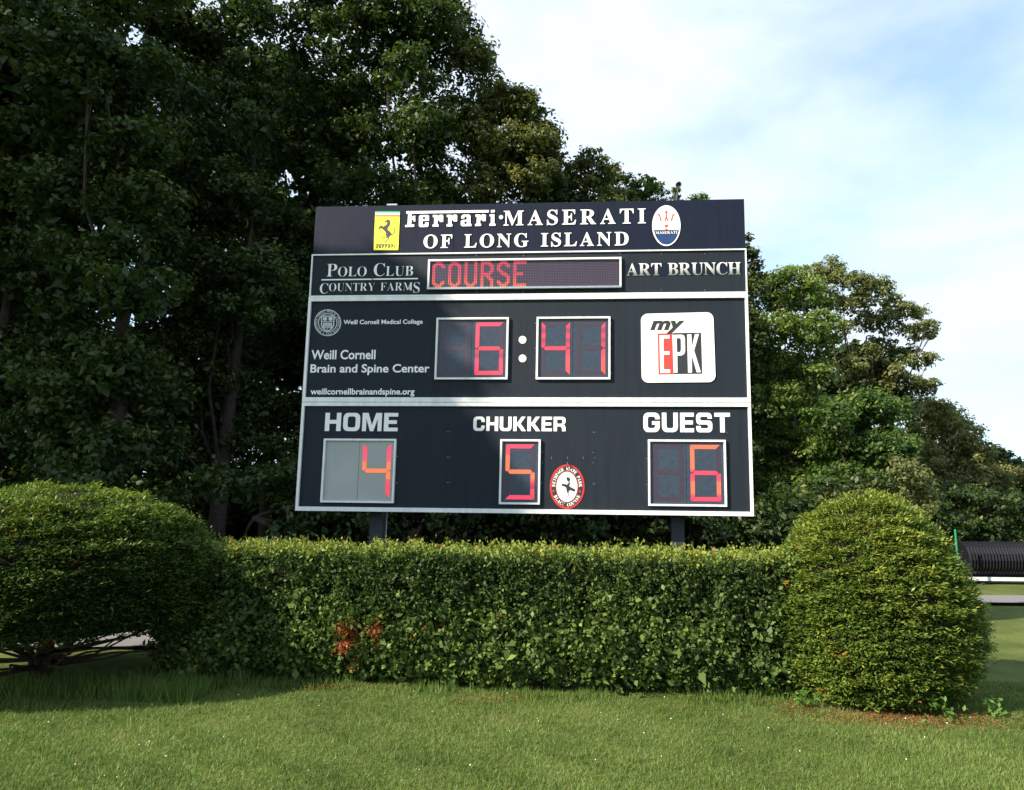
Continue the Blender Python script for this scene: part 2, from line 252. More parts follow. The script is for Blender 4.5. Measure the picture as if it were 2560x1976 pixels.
zf = Z(1000, 510, 6.825); zh = Z(920, 510, 12.97); zm = Z(1400, 400, 4.368); zs = Z(770, 760, 16.86); zc = Z(1340, 1140, 11.2375); zk = Z(1660, 440, 21.08)

def flat(name, contours, mat, parent, y, offset=0.0, **k):
    """flat filled outline(s) (holes by even-odd) lying on the board, y metres from its face"""
    c = bpy.data.curves.new(name, 'CURVE'); c.dimensions = '2D'; c.fill_mode = 'BOTH'; c.offset = offset
    for pts in contours:
        s = c.splines.new('POLY'); s.points.add(len(pts) - 1)
        for q, p in zip(s.points, pts): q.co = (p[0], p[1], 0, 1)
        s.use_cyclic_u = True
    o = bpy.data.objects.new(name, c); COL.objects.link(o)
    return curve_to_part(o, name, mat, parent, y, **k)
def curve_to_part(o, name, mat, parent, y, fit=None, words=1, **k):
    bpy.context.view_layer.update()
    me = bpy.data.meshes.new_from_object(o.evaluated_get(bpy.context.evaluated_depsgraph_get()))
    cd = o.data; bpy.data.objects.remove(o); bpy.data.curves.remove(cd)
    n = len(me.vertices); co = np.zeros(n * 3, np.float32); me.vertices.foreach_get('co', co); co = co.reshape(-1, 3)
    if fit is not None: co = fit(co)
    out = np.stack([co[:, 0], np.full(n, y), co[:, 1]], 1); me.vertices.foreach_set('co', out.astype(np.float32).ravel())
    if words > 1:                                    # one part per word: cut at the widest gaps
        F_ = [tuple(q_.vertices) for q_ in me.polygons]; iv = sorted((min(out[list(f_), 0]), max(out[list(f_), 0])) for f_ in F_)
        gaps = []; hi = iv[0][1]
        for a_, b_ in iv[1:]:
            if a_ > hi: gaps.append((a_ - hi, (a_ + hi) / 2))
            hi = max(hi, b_)
        cuts = sorted(g_[1] for g_ in sorted(gaps)[-(words - 1):]); last = None
        for w_ in range(words):
            sel = [f_ for f_ in F_ if sum(out[f_[0], 0] > c_ for c_ in cuts) == w_]; ids = sorted({i_ for f_ in sel for i_ in f_}); mp_ = {v_: i_ for i_, v_ in enumerate(ids)}
            m2 = bpy.data.meshes.new(name); m2.from_pydata([tuple(out[i_]) for i_ in ids], [], [tuple(mp_[i_] for i_ in f_) for f_ in sel]); m2.materials.append(mat); m2.update()
            last = link(name, m2, parent, **k)
        bpy.data.meshes.remove(me); return last
    me.materials.clear(); me.materials.append(mat); me.name = name; me.update()
    return link(name, me, parent, **k)
def fitbox(lb, rtp):
    (x0, y0), (x1, y1) = lb, rtp
    def f(co):
        a = co[:, :2].min(0); b = co[:, :2].max(0); c = co.copy()
        c[:, 0] = x0 + (co[:, 0] - a[0]) / (b[0] - a[0]) * (x1 - x0); c[:, 1] = y0 + (co[:, 1] - a[1]) / (b[1] - a[1]) * (y1 - y0); return c
    return f
def serif(s, lb, rtp, mat, parent, y, offset=0.0, sizes=None, **k):
    """serif capitals spread between two corners; sizes: per-letter (height, drop) factors"""
    (x0, y0), (x1, y1) = lb, rtp; h = y1 - y0; sc = h / 0.678
    sizes = sizes or [(1, 0)] * len(s)
    w = [0.33 * sc * 0.9 if ch == ' ' else (max(max(p[0::2]) for p in SERIF[ch][1]) - min(min(p[0::2]) for p in SERIF[ch][1])) / 1000 * sc * q[0] for ch, q in zip(s, sizes)]
    tot = sum(w); gap = (x1 - x0 - tot) / (len(s) - 1); sq = 1.0
    if gap < 0.03 * h: sq = (x1 - x0 - 0.05 * h * (len(s) - 1)) / tot; gap = 0.05 * h
    X = x0; out = []
    for ch, wi, q in zip(s, w, sizes):
        if ch != ' ':
            m0 = min(min(p[0::2]) for p in SERIF[ch][1])
            for p in SERIF[ch][1]:
                out.append([(X + (a - m0) / 1000 * sc * q[0] * sq, y0 + q[1] * h + b / 1000 * sc * q[0]) for a, b in zip(p[0::2], p[1::2])])
        X += wi * sq + gap
    return flat('lettering', out, mat, parent, y, offset, words=len(s.split()), **k)
def sans(s, lb, rtp, mat, parent, y, bold=0.0, shear=0.0, **k):
    c = bpy.data.curves.new('t', 'FONT'); c.body = s; c.offset = bold; c.shear = shear; c.resolution_u = 4; c.fill_mode = 'BOTH'
    o = bpy.data.objects.new('t', c); COL.objects.link(o)
    return curve_to_part(o, 'lettering', mat, parent, y, fit=fitbox(lb, rtp), words=len(s.split()), **k)
def ell(c, a, b, n=48, f=None):
    pts = [(c[0] + a * cos(2 * pi * i / n), c[1] + b * sin(2 * pi * i / n)) for i in range(n)]
    return [f(*p) for p in pts] if f else pts

# --- posts, cabinets
def span(a, b): return 0.5 * (a + b)
HX0, HX1 = z1(160, 600)[0], z2(2014, 400)[0]
ztop = ZB + HB
zs1 = span(z1(150, 630)[1], z2(2030, 690)[1])         # header / message band
zs2 = span(z1(130, 1026)[1], z2(2040, 1098)[1])       # message band / clock section
zs3 = span(z5(110, 27)[1], z6(2030, 24)[1])           # clock section / score section
X0, X1 = -WB / 2, WB / 2
for name, px in (('post', (923, 954)), ('post', (1679, 1711))):
    a = ob(px[0], 1330, 0.24)[0]; b = ob(px[1], 1330, 0.24)[0]
    p = MB(); p.box(a, b, 0.24, 0.40, 0, ztop - 0.15)
    p.build('post', M['post'], board)
    q = MB(); q.box(a - 0.05, b + 0.05, 0.20, 0.44, 0.02, 0.05); q.build('base_plate', M['post'], board)
for z in (ZB + 0.35, ZB + 1.9, ztop - 0.5):
    MB().box(X0 + 0.3, X1 - 0.3, 0.402, 0.46, z, z + 0.1).build('back_rail', M['post'], board)
for a, b, z0, zz, nm in ((X0 + 0.01, X1 - 0.01, ZB + 0.01, zs3 - 0.01, 'cabinet'), (X0 + 0.01, X1 - 0.01, zs3 + 0.01, zs2 - 0.01, 'cabinet'), (X0 + 0.012, X1 - 0.012, zs2 + 0.01, zs1 - 0.01, 'cabinet')):
    MB().box(a, b, 0.022, 0.235, z0, zz).build(nm, M['post'], board)
# header: three navy sheets on a thin back frame
seams = [HX0, z1(1478, 400)[0], z2(700, 400)[0], HX1]
for i in range(3):
    MB().box(seams[i] + (0.002 if i else 0), seams[i + 1] - (0.002 if i < 2 else 0), 0.004 + 0.002 * (i == 1), 0.03, zs1 + 0.004, ztop).build('header_panel', M['paint_navy'], board)
MB().box(HX0 + 0.1, HX1 - 0.1, 0.032, 0.10, zs1 + 0.1, ztop - 0.06).build('header_frame', M['post'], board)
a = z1(850, 165)[0]; b = z1(945, 165)[0]
MB().box(a, b, 0.0, 0.05, ztop + 0.002, ztop + 0.022).build('bracket', M['galv'], board)
# section trims: (x0,x1,z0,z1, widths left right top bottom)
def trim(z0, zz, wl, wr, wt, wbm, y0=-0.03):
    MB().box(X0, X1, y0, 0.02, zz - wt, zz).build('trim', M['trim'], board)
    MB().box(X0, X1, y0, 0.02, z0, z0 + wbm).build('trim', M['trim'], board)
    MB().box(X0, X0 + wl, y0, 0.02, z0 + wbm, zz - wt).build('trim', M['trim'], board)
    MB().box(X1 - wr, X1, y0, 0.02, z0 + wbm, zz - wt).build('trim', M['trim'], board)
g1 = 0.003
trim(zs2 + g1, zs1, 0.016, 0.016, 0.017, 0.02, -0.02)
trim(zs3 + g1, zs2 - g1, 0.034, 0.034, 0.052, 0.058)
trim(ZB, zs3 - g1, 0.034, 0.034, 0.046, 0.052)
# black face sheets
def sheet(x0, x1, z0, zz): return MB().box(x0 + 0.0004, x1 - 0.0004, 0.0, 0.018, z0 + 0.0004, zz - 0.0004).build('face_panel', M['paint_black'], board)
xa = z2(925, 900)[0]
sheet(X0 + 0.016, xa, zs2 + 0.023, zs1 - 0.017); sheet(xa, X1 - 0.016, zs2 + 0.023, zs1 - 0.017)
xb = z3(1300, 500)[0]; xc = z4(960, 500)[0]
for a, b in ((X0 + 0.034, xb), (xb, xc), (xc, X1 - 0.034)): sheet(a, b, zs3 + 0.061, zs2 - 0.055)
xd = z5(1440, 500)[0]; xe = z6(190, 500)[0]; xf = z6(652, 500)[0]; zm_ = z6(420, 510)[1]
sheet(X0 + 0.034, xd, ZB + 0.052, zs3 - 0.049); sheet(xd, xe, ZB + 0.052, zs3 - 0.049); sheet(xf, X1 - 0.034, ZB + 0.052, zs3 - 0.049)
sheet(xe, xf, ZB + 0.052, zm_); sheet(xe, xf, zm_, zs3 - 0.049)
# rivets
rv = MB()
def rivet(u, v): rv.add([(u + 0.0045 * cos(t), -0.003, v + 0.0045 * sin(t)) for t in [i * pi / 3 for i in range(6)]], [tuple(range(6))])
for X in (1437, 1457):
    for Y in (295, 530, 765): rivet(*z5(X, Y))
for X, Y in ((645, 285), (658, 285), (643, 465), (658, 510), (643, 555), (645, 740), (658, 740), (278, 505), (278, 516), (418, 505), (418, 516), (557, 505), (557, 516), (195, 465), (195, 553), (193, 735)): rivet(*z6(X, Y))
for X in (1115, 1822): 
    for Y in (285, 515, 745): rivet(*z6(X, Y))
for X in (965, 975):
    for Y in (525, 770): rivet(*z5(X, Y))
for Y in (735, 1060):
    for X in (30, 895, 1265, 1655): rivet(*z2(X, Y))
for Y in (635, 978): 
    for X in (1690, 2130, 520): rivet(*z1(X, Y))
for X in (140, 830):
    for Y in (250, 480, 700): rivet(*z4(X, Y))
for X in (1322, 2002):
    for Y in (330, 580, 740): rivet(*z3(X, Y))
rv.build('rivets', M['galv'], board, kind='stuff')

# --- header print
def pl(f, pts): return [f(*p) for p in pts]
YL = -0.004
FER = [  # slab lettering traced in crop pixels
 [(110,128),(1515,108),(1515,150),(205,170),(203,218),(225,218),(235,205),(262,205),(262,305),(235,303),(225,275),(200,273),(196,352),(243,352),(243,395),(88,398),(88,368),(128,360),(140,170),(110,170)],
 [(345,195),(480,192),(497,210),(497,292),(388,296),(386,345),(398,358),(425,357),(430,322),(490,318),(488,375),(470,398),(345,399),(322,380),(325,215)],
 [(560,192),(640,190),(645,215),(675,188),(725,188),(740,205),(738,310),(680,312),(672,285),(645,285),(640,350),(658,352),(658,392),(556,392),(556,358),(580,350),(585,235),(560,228)],
 [(798,190),(880,188),(885,213),(915,186),(962,186),(978,203),(975,303),(918,305),(910,282),(884,282),(880,346),(895,348),(895,388),(795,390),(795,354),(820,346),(825,232),(798,225)],
 [(1075,186),(1180,184),(1205,205),(1203,340),(1220,342),(1220,382),(1065,386),(1038,365),(1038,300),(1060,278),(1140,272),(1142,235),(1128,220),(1105,222),(1100,250),(1048,254),(1048,210)],
 [(1288,184),(1368,182),(1372,208),(1402,180),(1450,180),(1467,197),(1464,297),(1408,299),(1400,278),(1372,278),(1368,340),(1385,342),(1385,380),(1283,382),(1283,348),(1308,340),(1312,226),(1288,220)],
 [(1530,180),(1612,178),(1612,338),(1630,340),(1630,376),(1526,378),(1526,344),(1548,338),(1552,220),(1530,214)],
 [(1553,108),(1617,106),(1617,148),(1551,150)]]
FERH = [[(400,225),(430,224),(430,262),(390,264),(390,235)], [(1105,305),(1140,303),(1140,345),(1108,347),(1098,338),(1098,315)]]
flat('lettering', [pl(zf, p) for p in FER + FERH], M['vinyl'], board, YL)
flat('lettering_dot', [ell((1725, 230), 35, 35, 20, zf)], M['vinyl'], board, YL)
serif('MASERATI', zf(1765, 371), z2(1127, 330), M['vinyl'], board, YL, 0.0015)
serif('OF LONG ISLAND', zf(400, 757), z2(972, 540), M['vinyl'], board, YL, 0.0015)
# yellow emblem plate
pa = zh(250, 245); pb = zh(1040, 245); pc = zh(985, 1503); pd = zh(185, 1503)
plate = flat('emblem_plate', [[zh(265, 245), zh(1028, 245), zh(1040, 262), zh(985, 1490), zh(970, 1503), zh(198, 1503), zh(185, 1488), zh(238, 262)]], M['yellow'], board, YL)
def band(f, y0, y1, m, nm):
    l = lambda Y: 250 - (Y - 245) / 1258 * 65; r = lambda Y: 1040 - (Y - 245) / 1258 * 55
    flat(nm, [pl(f, [(l(y0), y0), (r(y0), y0), (r(y1), y1), (l(y1), y1)])], m, plate, YL - 0.002)
band(zh, 247, 300, M['green_p'], 'stripe'); band(zh, 300, 374, M['vinyl'], 'stripe'); band(zh, 374, 412, M['red_p'], 'stripe')
HORSE = [(525,572),(562,560),(600,553),(606,520),(650,503),(690,528),(728,560),(712,575),(738,600),(716,610),(735,640),(712,650),(724,682),(700,690),(706,720),(680,724),(665,765),(645,785),(632,812),(640,840),(665,865),(712,900),(748,945),(768,975),(800,975),(838,948),(860,900),(850,850),(833,790),(848,778),(872,830),(880,890),(862,948),(825,990),(790,1003),(745,1018),(705,1060),(682,1080),(672,1105),(682,1145),(660,1162),(622,1195),(592,1235),(555,1242),(560,1222),(600,1190),(648,1145),(650,1118),(635,1085),(628,1110),(560,1102),(505,1102),(450,1117),(443,1102),(500,1085),(560,1085),(604,1090),(590,1035),(574,975),(598,965),(560,905),(512,855),(455,808),(402,795),(392,820),(402,860),(432,908),(418,930),(390,890),(375,835),(378,800),(360,812),(350,842),(334,832),(352,782),(380,745),(402,715),(418,698),(446,706),(482,745),(540,720),(590,690),(622,650),(632,618),(605,592),(556,594)]
flat('horse', [pl(zh, HORSE)], M['black_p'], plate, YL - 0.002)
# small wordmark below the horse: the same slab letters reduced
def small(p): return (262 + (p[0] - 88) / (1630 - 88) * 628, 1300 + (p[1] - 106) / (398 - 106) * 135)
flat('lettering', [[zh(*small(p)) for p in c] for c in FER[:-1] + FERH], M['black_p'], plate, YL - 0.002)
# oval emblem
oval = flat('oval_emblem', [ell((1161, 720), 155, 222, 64, zm)], M['vinyl'], board, YL)
def chord(y0, y1, a=139, b=205, cy=722, n=24):
    f = lambda Y: a * math.sqrt(max(0, 1 - ((Y - cy) / b) ** 2)); ysn = [y0 + (y1 - y0) * i / n for i in range(n + 1)]
    return [(1161 + f(Y), Y) for Y in ysn] + [(1161 - f(Y), Y) for Y in ysn[::-1]]
flat('name_band', [pl(zm, chord(768, 818))], M['navy_p'], oval, YL - 0.002)
flat('blue_field', [pl(zm, chord(818, 926.9))], M['blue_p'], oval, YL - 0.002)
C_ = [(1160,548),(1180,584),(1166,580),(1168,622),(1186,672),(1172,672),(1160,640),(1150,672),(1136,672),(1154,622),(1155,580),(1141,584)]
S_ = [(1068,588),(1100,602),(1092,608),(1106,640),(1108,672),(1096,672),(1090,642),(1079,608),(1072,614)]
T_ = [(1140,712),(1182,712),(1175,736),(1147,736)]
B_ = [[(1143,742),(1179,742),(1179,748),(1143,748)], [(1149,755),(1174,755),(1174,768),(1149,768)]]
flat('trident', [pl(zm, C_), pl(zm, S_), pl(zm, [(2320 - x, y) for x, y in S_]), pl(zm, T_)] + [pl(zm, b) for b in B_], M['coral_p'], oval, YL - 0.002)
M['pinkline'] = material('thin pink print', (0.72, 0.45, 0.42), 0.5)
flat('trident_lines', [pl(zm, [(1092, y), (1228, y), (1228, y + 4), (1092, y + 4)]) for y in (682, 692, 702)], M['pinkline'], oval, YL - 0.002)
serif('MASERATI', zm(1043, 812), zm(1280, 781), M['vinyl'], oval, YL - 0.004)

# --- message band print
sz = lambda s, big: [(1, 0) if i in big else (0.76, 0) for i in range(len(s))]
serif('POLO CLUB', z1(285, 833), z1(1103, 703), M['vinyl'], board, YL, -0.0022, sz('POLO CLUB', (0, 5)))
flat('underline', [pl(z1, [(240, 857), (1143, 845), (1143, 857), (240, 869)])], M['vinyl'], board, YL)
s_ = 'COUNTRY FARMS'
serif(s_, z1(220, 992), z1(1163, 885), M['vinyl'], board, YL, -0.0022, [(1, 0) if i in (0, 12) else (0.78, 0.22) for i in range(13)])
flat('name_plate', [pl(z2, [(945, 822), (1985, 806), (1992, 922), (947, 938)])], M['paint_navy'], board, -0.003)
mg = bpy.data.materials.new('chrome look print'); mg.use_nodes = True; t = mg.node_tree; b_ = t.nodes['Principled BSDF']; b_.inputs['Roughness'].default_value = 0.4
tcn = t.nodes.new('ShaderNodeTexCoord'); sp = t.nodes.new('ShaderNodeSeparateXYZ'); rr = t.nodes.new('ShaderNodeValToRGB')
rr.color_ramp.elements[0].color = (0.13, 0.16, 0.14, 1); rr.color_ramp.elements[1].color = (0.70, 0.71, 0.70, 1); rr.color_ramp.elements[0].position = 0.1; rr.color_ramp.elements[1].position = 0.9
t.links.new(tcn.outputs['Generated'], sp.inputs[0]); t.links.new(sp.outputs['Z'], rr.inputs[0]); t.links.new(rr.outputs[0], b_.inputs['Base Color'])
serif('ART BRUNCH', z2(955, 932), z2(1978, 812), mg, board, -0.006, 0.0005, )

# --- displays
def lit(name, bands):
    """glowing diodes; bands: (height fraction, colour, strength)"""
    m = bpy.data.materials.new(name); m.use_nodes = True; t = m.node_tree; b = t.nodes['Principled BSDF']
    a = t.nodes.new('ShaderNodeAttribute'); a.attribute_name = 'level'
    r = t.nodes.new('ShaderNodeValToRGB'); cr = r.color_ramp
    while len(cr.elements) < len(bands): cr.elements.new(0.5)
    for e, (p, c) in zip(cr.elements, bands): e.position = p; e.color = (*c, 1)
    tcn = t.nodes.new('ShaderNodeTexCoord'); w = t.nodes.new('ShaderNodeTexNoise'); w.inputs['Scale'].default_value = 90
    mr = t.nodes.new('ShaderNodeMapRange'); mr.inputs[3].default_value = 0.55; mr.inputs[4].default_value = 1.05
    t.links.new(tcn.outputs['Object'], w.inputs['Vector']); t.links.new(w.outputs['Fac'], mr.inputs[0])
    t.links.new(a.outputs['Fac'], r.inputs[0]); t.links.new(r.outputs[0], b.inputs['Emission Color']); t.links.new(mr.outputs[0], b.inputs['Emission Strength'])
    b.inputs['Base Color'].default_value = (0.10, 0.02, 0.03, 1); b.inputs['Roughness'].default_value = 0.4
    return m
RED, ORG, DIM = (0.52, 0.034, 0.068), (0.56, 0.13, 0.045), (0.15, 0.02, 0.045)
def frame(f0, f1, corners, w, name='display', depth=0.035, parent=None):
    TL, TR, BR, BL = corners; x0 = span(TL[0], BL[0]); x1 = span(TR[0], BR[0]); zt = span(TL[1], TR[1]); zb = span(BL[1], BR[1])
    root = empty(name, (0, 0, 0)); root.parent = board
    MB().box(x0, x1, -depth, -0.001, zt - w, zt).build('frame', M['trim'], root); MB().box(x0, x1, -depth, -0.001, zb, zb + w).build('frame', M['trim'], root)
    MB().box(x0, x0 + w, -depth, -0.001, zb + w, zt - w).build('frame', M['trim'], root); MB().box(x1 - w, x1, -depth, -0.001, zb + w, zt - w).build('frame', M['trim'], root)
    return root, x0 + w, x1 - w, zb + w, zt - w
SEG = {'0': 'abcdef', '1': 'bc', '2': 'abged', '3': 'abgcd', '4': 'fgbc', '5': 'afgcd', '6': 'afgedc', ' ': ''}
n_digits = len
def digits(corners, text, bands, sky_reflect=False, cellw=0.41, pad=0.07):
    root, x0, x1, zb, zt = frame(None, None, corners, 0.024, 'digit_display')
    for xa_, xb_ in ([(x0, x0 + (x1 - x0) * .49), (x0 + (x1 - x0) * .495, x1)] if n_digits(text) == 2 else [(x0, x1)]):
        MB().box(xa_, xb_, -0.008, -0.001, zb, zt).build('display_face', M['face_sky_reflect' if sky_reflect else 'face'], root)
    W_, H_ = x1 - x0, zt - zb; t = 0.052; gp = 0.0035
    mat = lit('glowing red segment', bands)
    n = len(text); cw = cellw * W_; m = 0.058 * W_ if n == 2 else 0.10 * W_
    h = H_ * 0.905; y0 = zb + (H_ - h) * 0.5
    for i, ch in enumerate(text):
        if n == 2: xx = x1 - m * 0.75 - cw if i == 1 else x0 + m * 0.75
        else: xx = x0 + m; cw = W_ - 2 * m
        w = cw; hh = h / 2
        S = {'a': [(gp, h), (w - gp, h), (w - t - gp, h - t), (t + gp, h - t)],
             'd': [(gp, 0), (w - gp, 0), (w - t - gp, t), (t + gp, t)],
             'f': [(0, h - gp), (t, h - t - gp), (t, hh + t / 2 + gp), (t * 0.4, hh + gp), (0, hh + gp + 0.01)],
             'b': [(w, h - gp), (w - t, h - t - gp), (w - t, hh + t / 2 + gp), (w - t * 0.4, hh + gp), (w, hh + gp + 0.01)],
             'e': [(0, gp), (t, t + gp), (t, hh - t / 2 - gp), (t * 0.4, hh - gp), (0, hh - gp - 0.01)],
             'c': [(w, gp), (w - t, t + gp), (w - t, hh - t / 2 - gp), (w - t * 0.4, hh - gp), (w, hh - gp - 0.01)],
             'g': [(t * 0.5 + gp, hh), (t + gp, hh + t / 2), (w - t - gp, hh + t / 2), (w - t * 0.5 - gp, hh), (w - t - gp, hh - t / 2), (t + gp, hh - t / 2)]}
        for s, pts in S.items():
            on = s in SEG[ch]
            if sky_reflect and not on: continue
            # slice the segment so that the level attribute follows its height
            cx = sum(p[0] for p in pts) / len(pts); cz = sum(p[1] for p in pts) / len(pts); yy = -0.0125 if on else -0.0095
            zlo = min(p[1] for p in pts); zhi = max(p[1] for p in pts)
            me = bpy.data.meshes.new('segment'); V = [(xx + p[0], yy, y0 + p[1]) for p in pts] + [(xx + p[0], -0.0075, y0 + p[1]) for p in pts]
            k_ = len(pts); Fc = [tuple(range(k_))] + [(j, (j + 1) % k_, (j + 1) % k_ + k_, j + k_) for j in range(k_)]
            me.from_pydata(V, [], Fc); me.materials.append(mat if on else M['seg_off'])
            at_ = me.attributes.new('level', 'FLOAT', 'POINT'); at_.data.foreach_set('value', [(v[2] - y0) / h for v in V])
            me.update(); link('segment', me, root)
    return root
def q(f, *c): return [f(*p) for p in c]
digits(q(z3, (1328, 213), (2006, 207), (1993, 788), (1308, 793)), ' 6', [(0, RED), (0.27, RED), (0.36, DIM), (0.42, (0.28, 0.025, 0.05)), (0.5, (0.40, 0.025, 0.05)), (0.56, RED)])
digits(q(z4, (153, 198), (822, 193), (823, 763), (146, 765)), '41', [(0, (0.62, 0.06, 0.05)), (0.3, (0.62, 0.07, 0.05)), (0.40, RED), (0.58, (0.4, 0.022, 0.05)), (0.66, DIM), (0.72, RED), (0.84, DIM), (0.93, RED)])
digits(q(z5, (302, 362), (970, 362), (947, 953), (272, 953)), ' 4', [(0, RED), (0.33, RED), (0.36, ORG), (0.65, ORG), (0.68, (0.62, 0.05, 0.09)), (1, RED)], sky_reflect=True)  # HOME cover takes the face with the sky reflection in its colour
digits([z5(1930, 368), z6(183, 350), z6(177, 921), z5(1918, 968)], '5', [(0, RED), (0.16, RED), (0.22, DIM), (0.30, (0.45, 0.02, 0.05)), (0.38, ORG), (0.78, ORG), (0.84, RED)])
digits(q(z6, (1123, 353), (1805, 353), (1823, 940), (1132, 935)), ' 6', [(0, RED), (0.10, RED), (0.14, ORG), (0.34, ORG), (0.37, RED), (0.54, RED), (0.58, ORG)])
for Y in (415, 590): flat('colon_dot', [ell((2133, Y), 36, 36, 28, z3)], M['vinyl'], board, -0.006)

root, x0, x1, zb, zt = frame(None, None, [z1(1245, 680), z2(910, 770), z2(908, 1042), z1(1232, 958)], 0.024, 'message_display')
MB().box(x0, x1, -0.008, -0.001, zb, zt).build('display_face', material('matrix face', (0.030, 0.024, 0.042), 0.35, 0.4), root)
MB().box(x0 - 0.02, x1 + 0.02, -0.06, -0.036, zb - 0.032, zb - 0.008).build('ledge', M['galv'], root)
GL = {'C': ["..####..", ".######.", "###..###", "##....##", "##......", "##......", "##......", "##......", "##......", "##......", "##......", "##......", "##....##", "###..###", ".######.", "..####.."],
      'O': ["..####..", ".######.", "###..###"] + ["##....##"] * 10 + ["###..###", ".######.", "..####.."],
      'U': ["##....##"] * 13 + ["###..###", ".######.", "..####.."],
      'R': ["######..", "#######.", "##...###"] + ["##....##"] * 3 + ["##...###", "#######.", "######..", "##.###..", "##..###.", "##...###"] + ["##....##"] * 4,
      'S': ["..####..", ".######.", "###..###", "##....##", "##......", "###.....", ".###....", "..####..", "...####.", ".....###", "......##", "......##", "##....##", "###..###", ".######.", "..####.."],
      'E': ["########", "########"] + ["##......"] * 5 + ["######..", "######.."] + ["##......"] * 5 + ["########", "########"]}
pitch = (zt - zb) / 16.6; z00 = zt - 0.3 * pitch
on = set()
for i, ch in enumerate('COURSE'):
    for r_, row in enumerate(GL[ch]):
        for c_, v in enumerate(row):
            if v == '#': on.add((1 + i * 10 + c_, r_))
lm, um = MB(), MB(); lvl = []
for c_ in range(int((x1 - x0) / pitch) - 1):
    for r_ in range(16):
        cx, cz = x0 + (c_ + 0.8) * pitch, z00 - (r_ + 0.5) * pitch; e = pitch * (0.46 if (c_, r_) in on else 0.30)
        m = lm if (c_, r_) in on else um; yy = -0.0115
        m.add([(cx + e * cos(a_), yy, cz + e * sin(a_)) for a_ in [k_ * pi / 3 for k_ in range(6)]], [tuple(range(6))])
        if m is lm: lvl += [1 - r_ / 16] * 6
o_ = lm.build('lit_diodes', lit('glowing red diodes', [(0, (0.66, 0.14, 0.04)), (0.3, (0.64, 0.08, 0.05)), (0.55, RED), (1, RED)]), root, kind='stuff')
a_ = o_.data.attributes.new('level', 'FLOAT', 'POINT'); a_.data.foreach_set('value', lvl)
um.build('unlit_diodes', M['diode_off'], root, kind='stuff')

# --- clock section print
seal = empty('round_seal', (0, 0, 0)); seal.parent = board
def ring(f, c, a, b, w, n=56): return [ell(c, a, b, n, f), ell(c, a - w, b - w, n, f)]
flat('ring', ring(zs, (835, 800), 565, 562, 34), M['greyprint'], seal, YL); flat('ring', ring(zs, (835, 800), 405, 400, 34), M['greyprint'], seal, YL)
flat('shield', [pl(zs, [(560,500),(1130,500),(1110,920),(1040,1050),(930,1130),(825,1180),(700,1120),(600,1020),(550,920)]), pl(zs, [(600,540),(600,900),(640,990),(720,1075),(825,1130),(920,1085),(1010,1010),(1065,900),(1085,540)])], M['greyprint'], seal, YL - 0.001)
flat('shield_charges', [pl(zs, [(600,735),(1080,735),(1080,760),(600,760)]), pl(zs, [(640,560),(815,560),(810,680),(725,735),(640,680)]), pl(zs, [(875,560),(1045,560),(1040,680),(955,733),(875,680)]),
     pl(zs, [(640,800),(1020,800),(1020,1030),(640,1030)]), pl(zs, [(810,1032),(830,1032),(830,1120),(810,1120)])] + [pl(zs, [(680, y), (980, y), (980, y + 16), (680, y + 16)]) for y in (845, 900, 955, 1000)] + [pl(zs, [(660,590),(790,590),(790,606),(660,606)])], M['greyprint'], seal, YL - 0.002)
def ringtext(s, f, c, a, b, a0, a1, hgt, mat, parent, y, inward=False, offset=0.0, wf=1.0):
    """serif capitals set round an ellipse between two angles (degrees, clockwise from the top)"""
    out = []; n = len(s)
    for i, ch in enumerate(s):
        th = radians(a0 + (a1 - a0) * (i + 0.5) / n)
        if ch == ' ': continue
        cx, cy = c[0] + a * sin(th), c[1] - b * cos(th)
        tx, ty = a * cos(th), b * sin(th); l = math.hypot(tx, ty); tx, ty = tx / l, ty / l
        if inward: tx, ty = -tx, -ty
        nx_, ny_ = ty, -tx                      # towards the letter tops, in crop pixels (y down)
        sc = hgt / 0.678; wch = SERIF[ch][0] / 1000 * sc * wf
        for p in SERIF[ch][1]:
            out.append([f(cx + tx * (u / 1000 * sc * wf - wch / 2) + nx_ * (v / 1000 * sc - hgt / 2), cy + ty * (u / 1000 * sc * wf - wch / 2) + ny_ * (v / 1000 * sc - hgt / 2)) for u, v in zip(p[0::2], p[1::2])])
    return flat('lettering', out, mat, parent, y, offset)
ringtext('WEILL CORNELL MEDICAL COLLEGE', zs, (835, 800), 485, 483, -105, 105, 95, M['greyprint'], seal, YL, wf=0.75)
ringtext('CORNELL UNIVERSITY', zs, (835, 800), 485, 483, 255, 105, 95, M['greyprint'], seal, YL, inward=True, wf=0.85)
sans('Weill Cornell Medical College', z3(447, 282), z3(1195, 222), M['vinyl'], board, YL, bold=0.02)
sans('Weill Cornell', z3(143, 600), z3(752, 508), M['vinyl'], board, YL, bold=0.02)
sans('Brain and Spine Center', z3(133, 748), z3(1260, 642), M['vinyl'], board, YL, bold=0.02)
sans('weillcornellbrainandspine.org', z3(135, 948), z3(1118, 872), M['vinyl'], board, YL, bold=0.02)
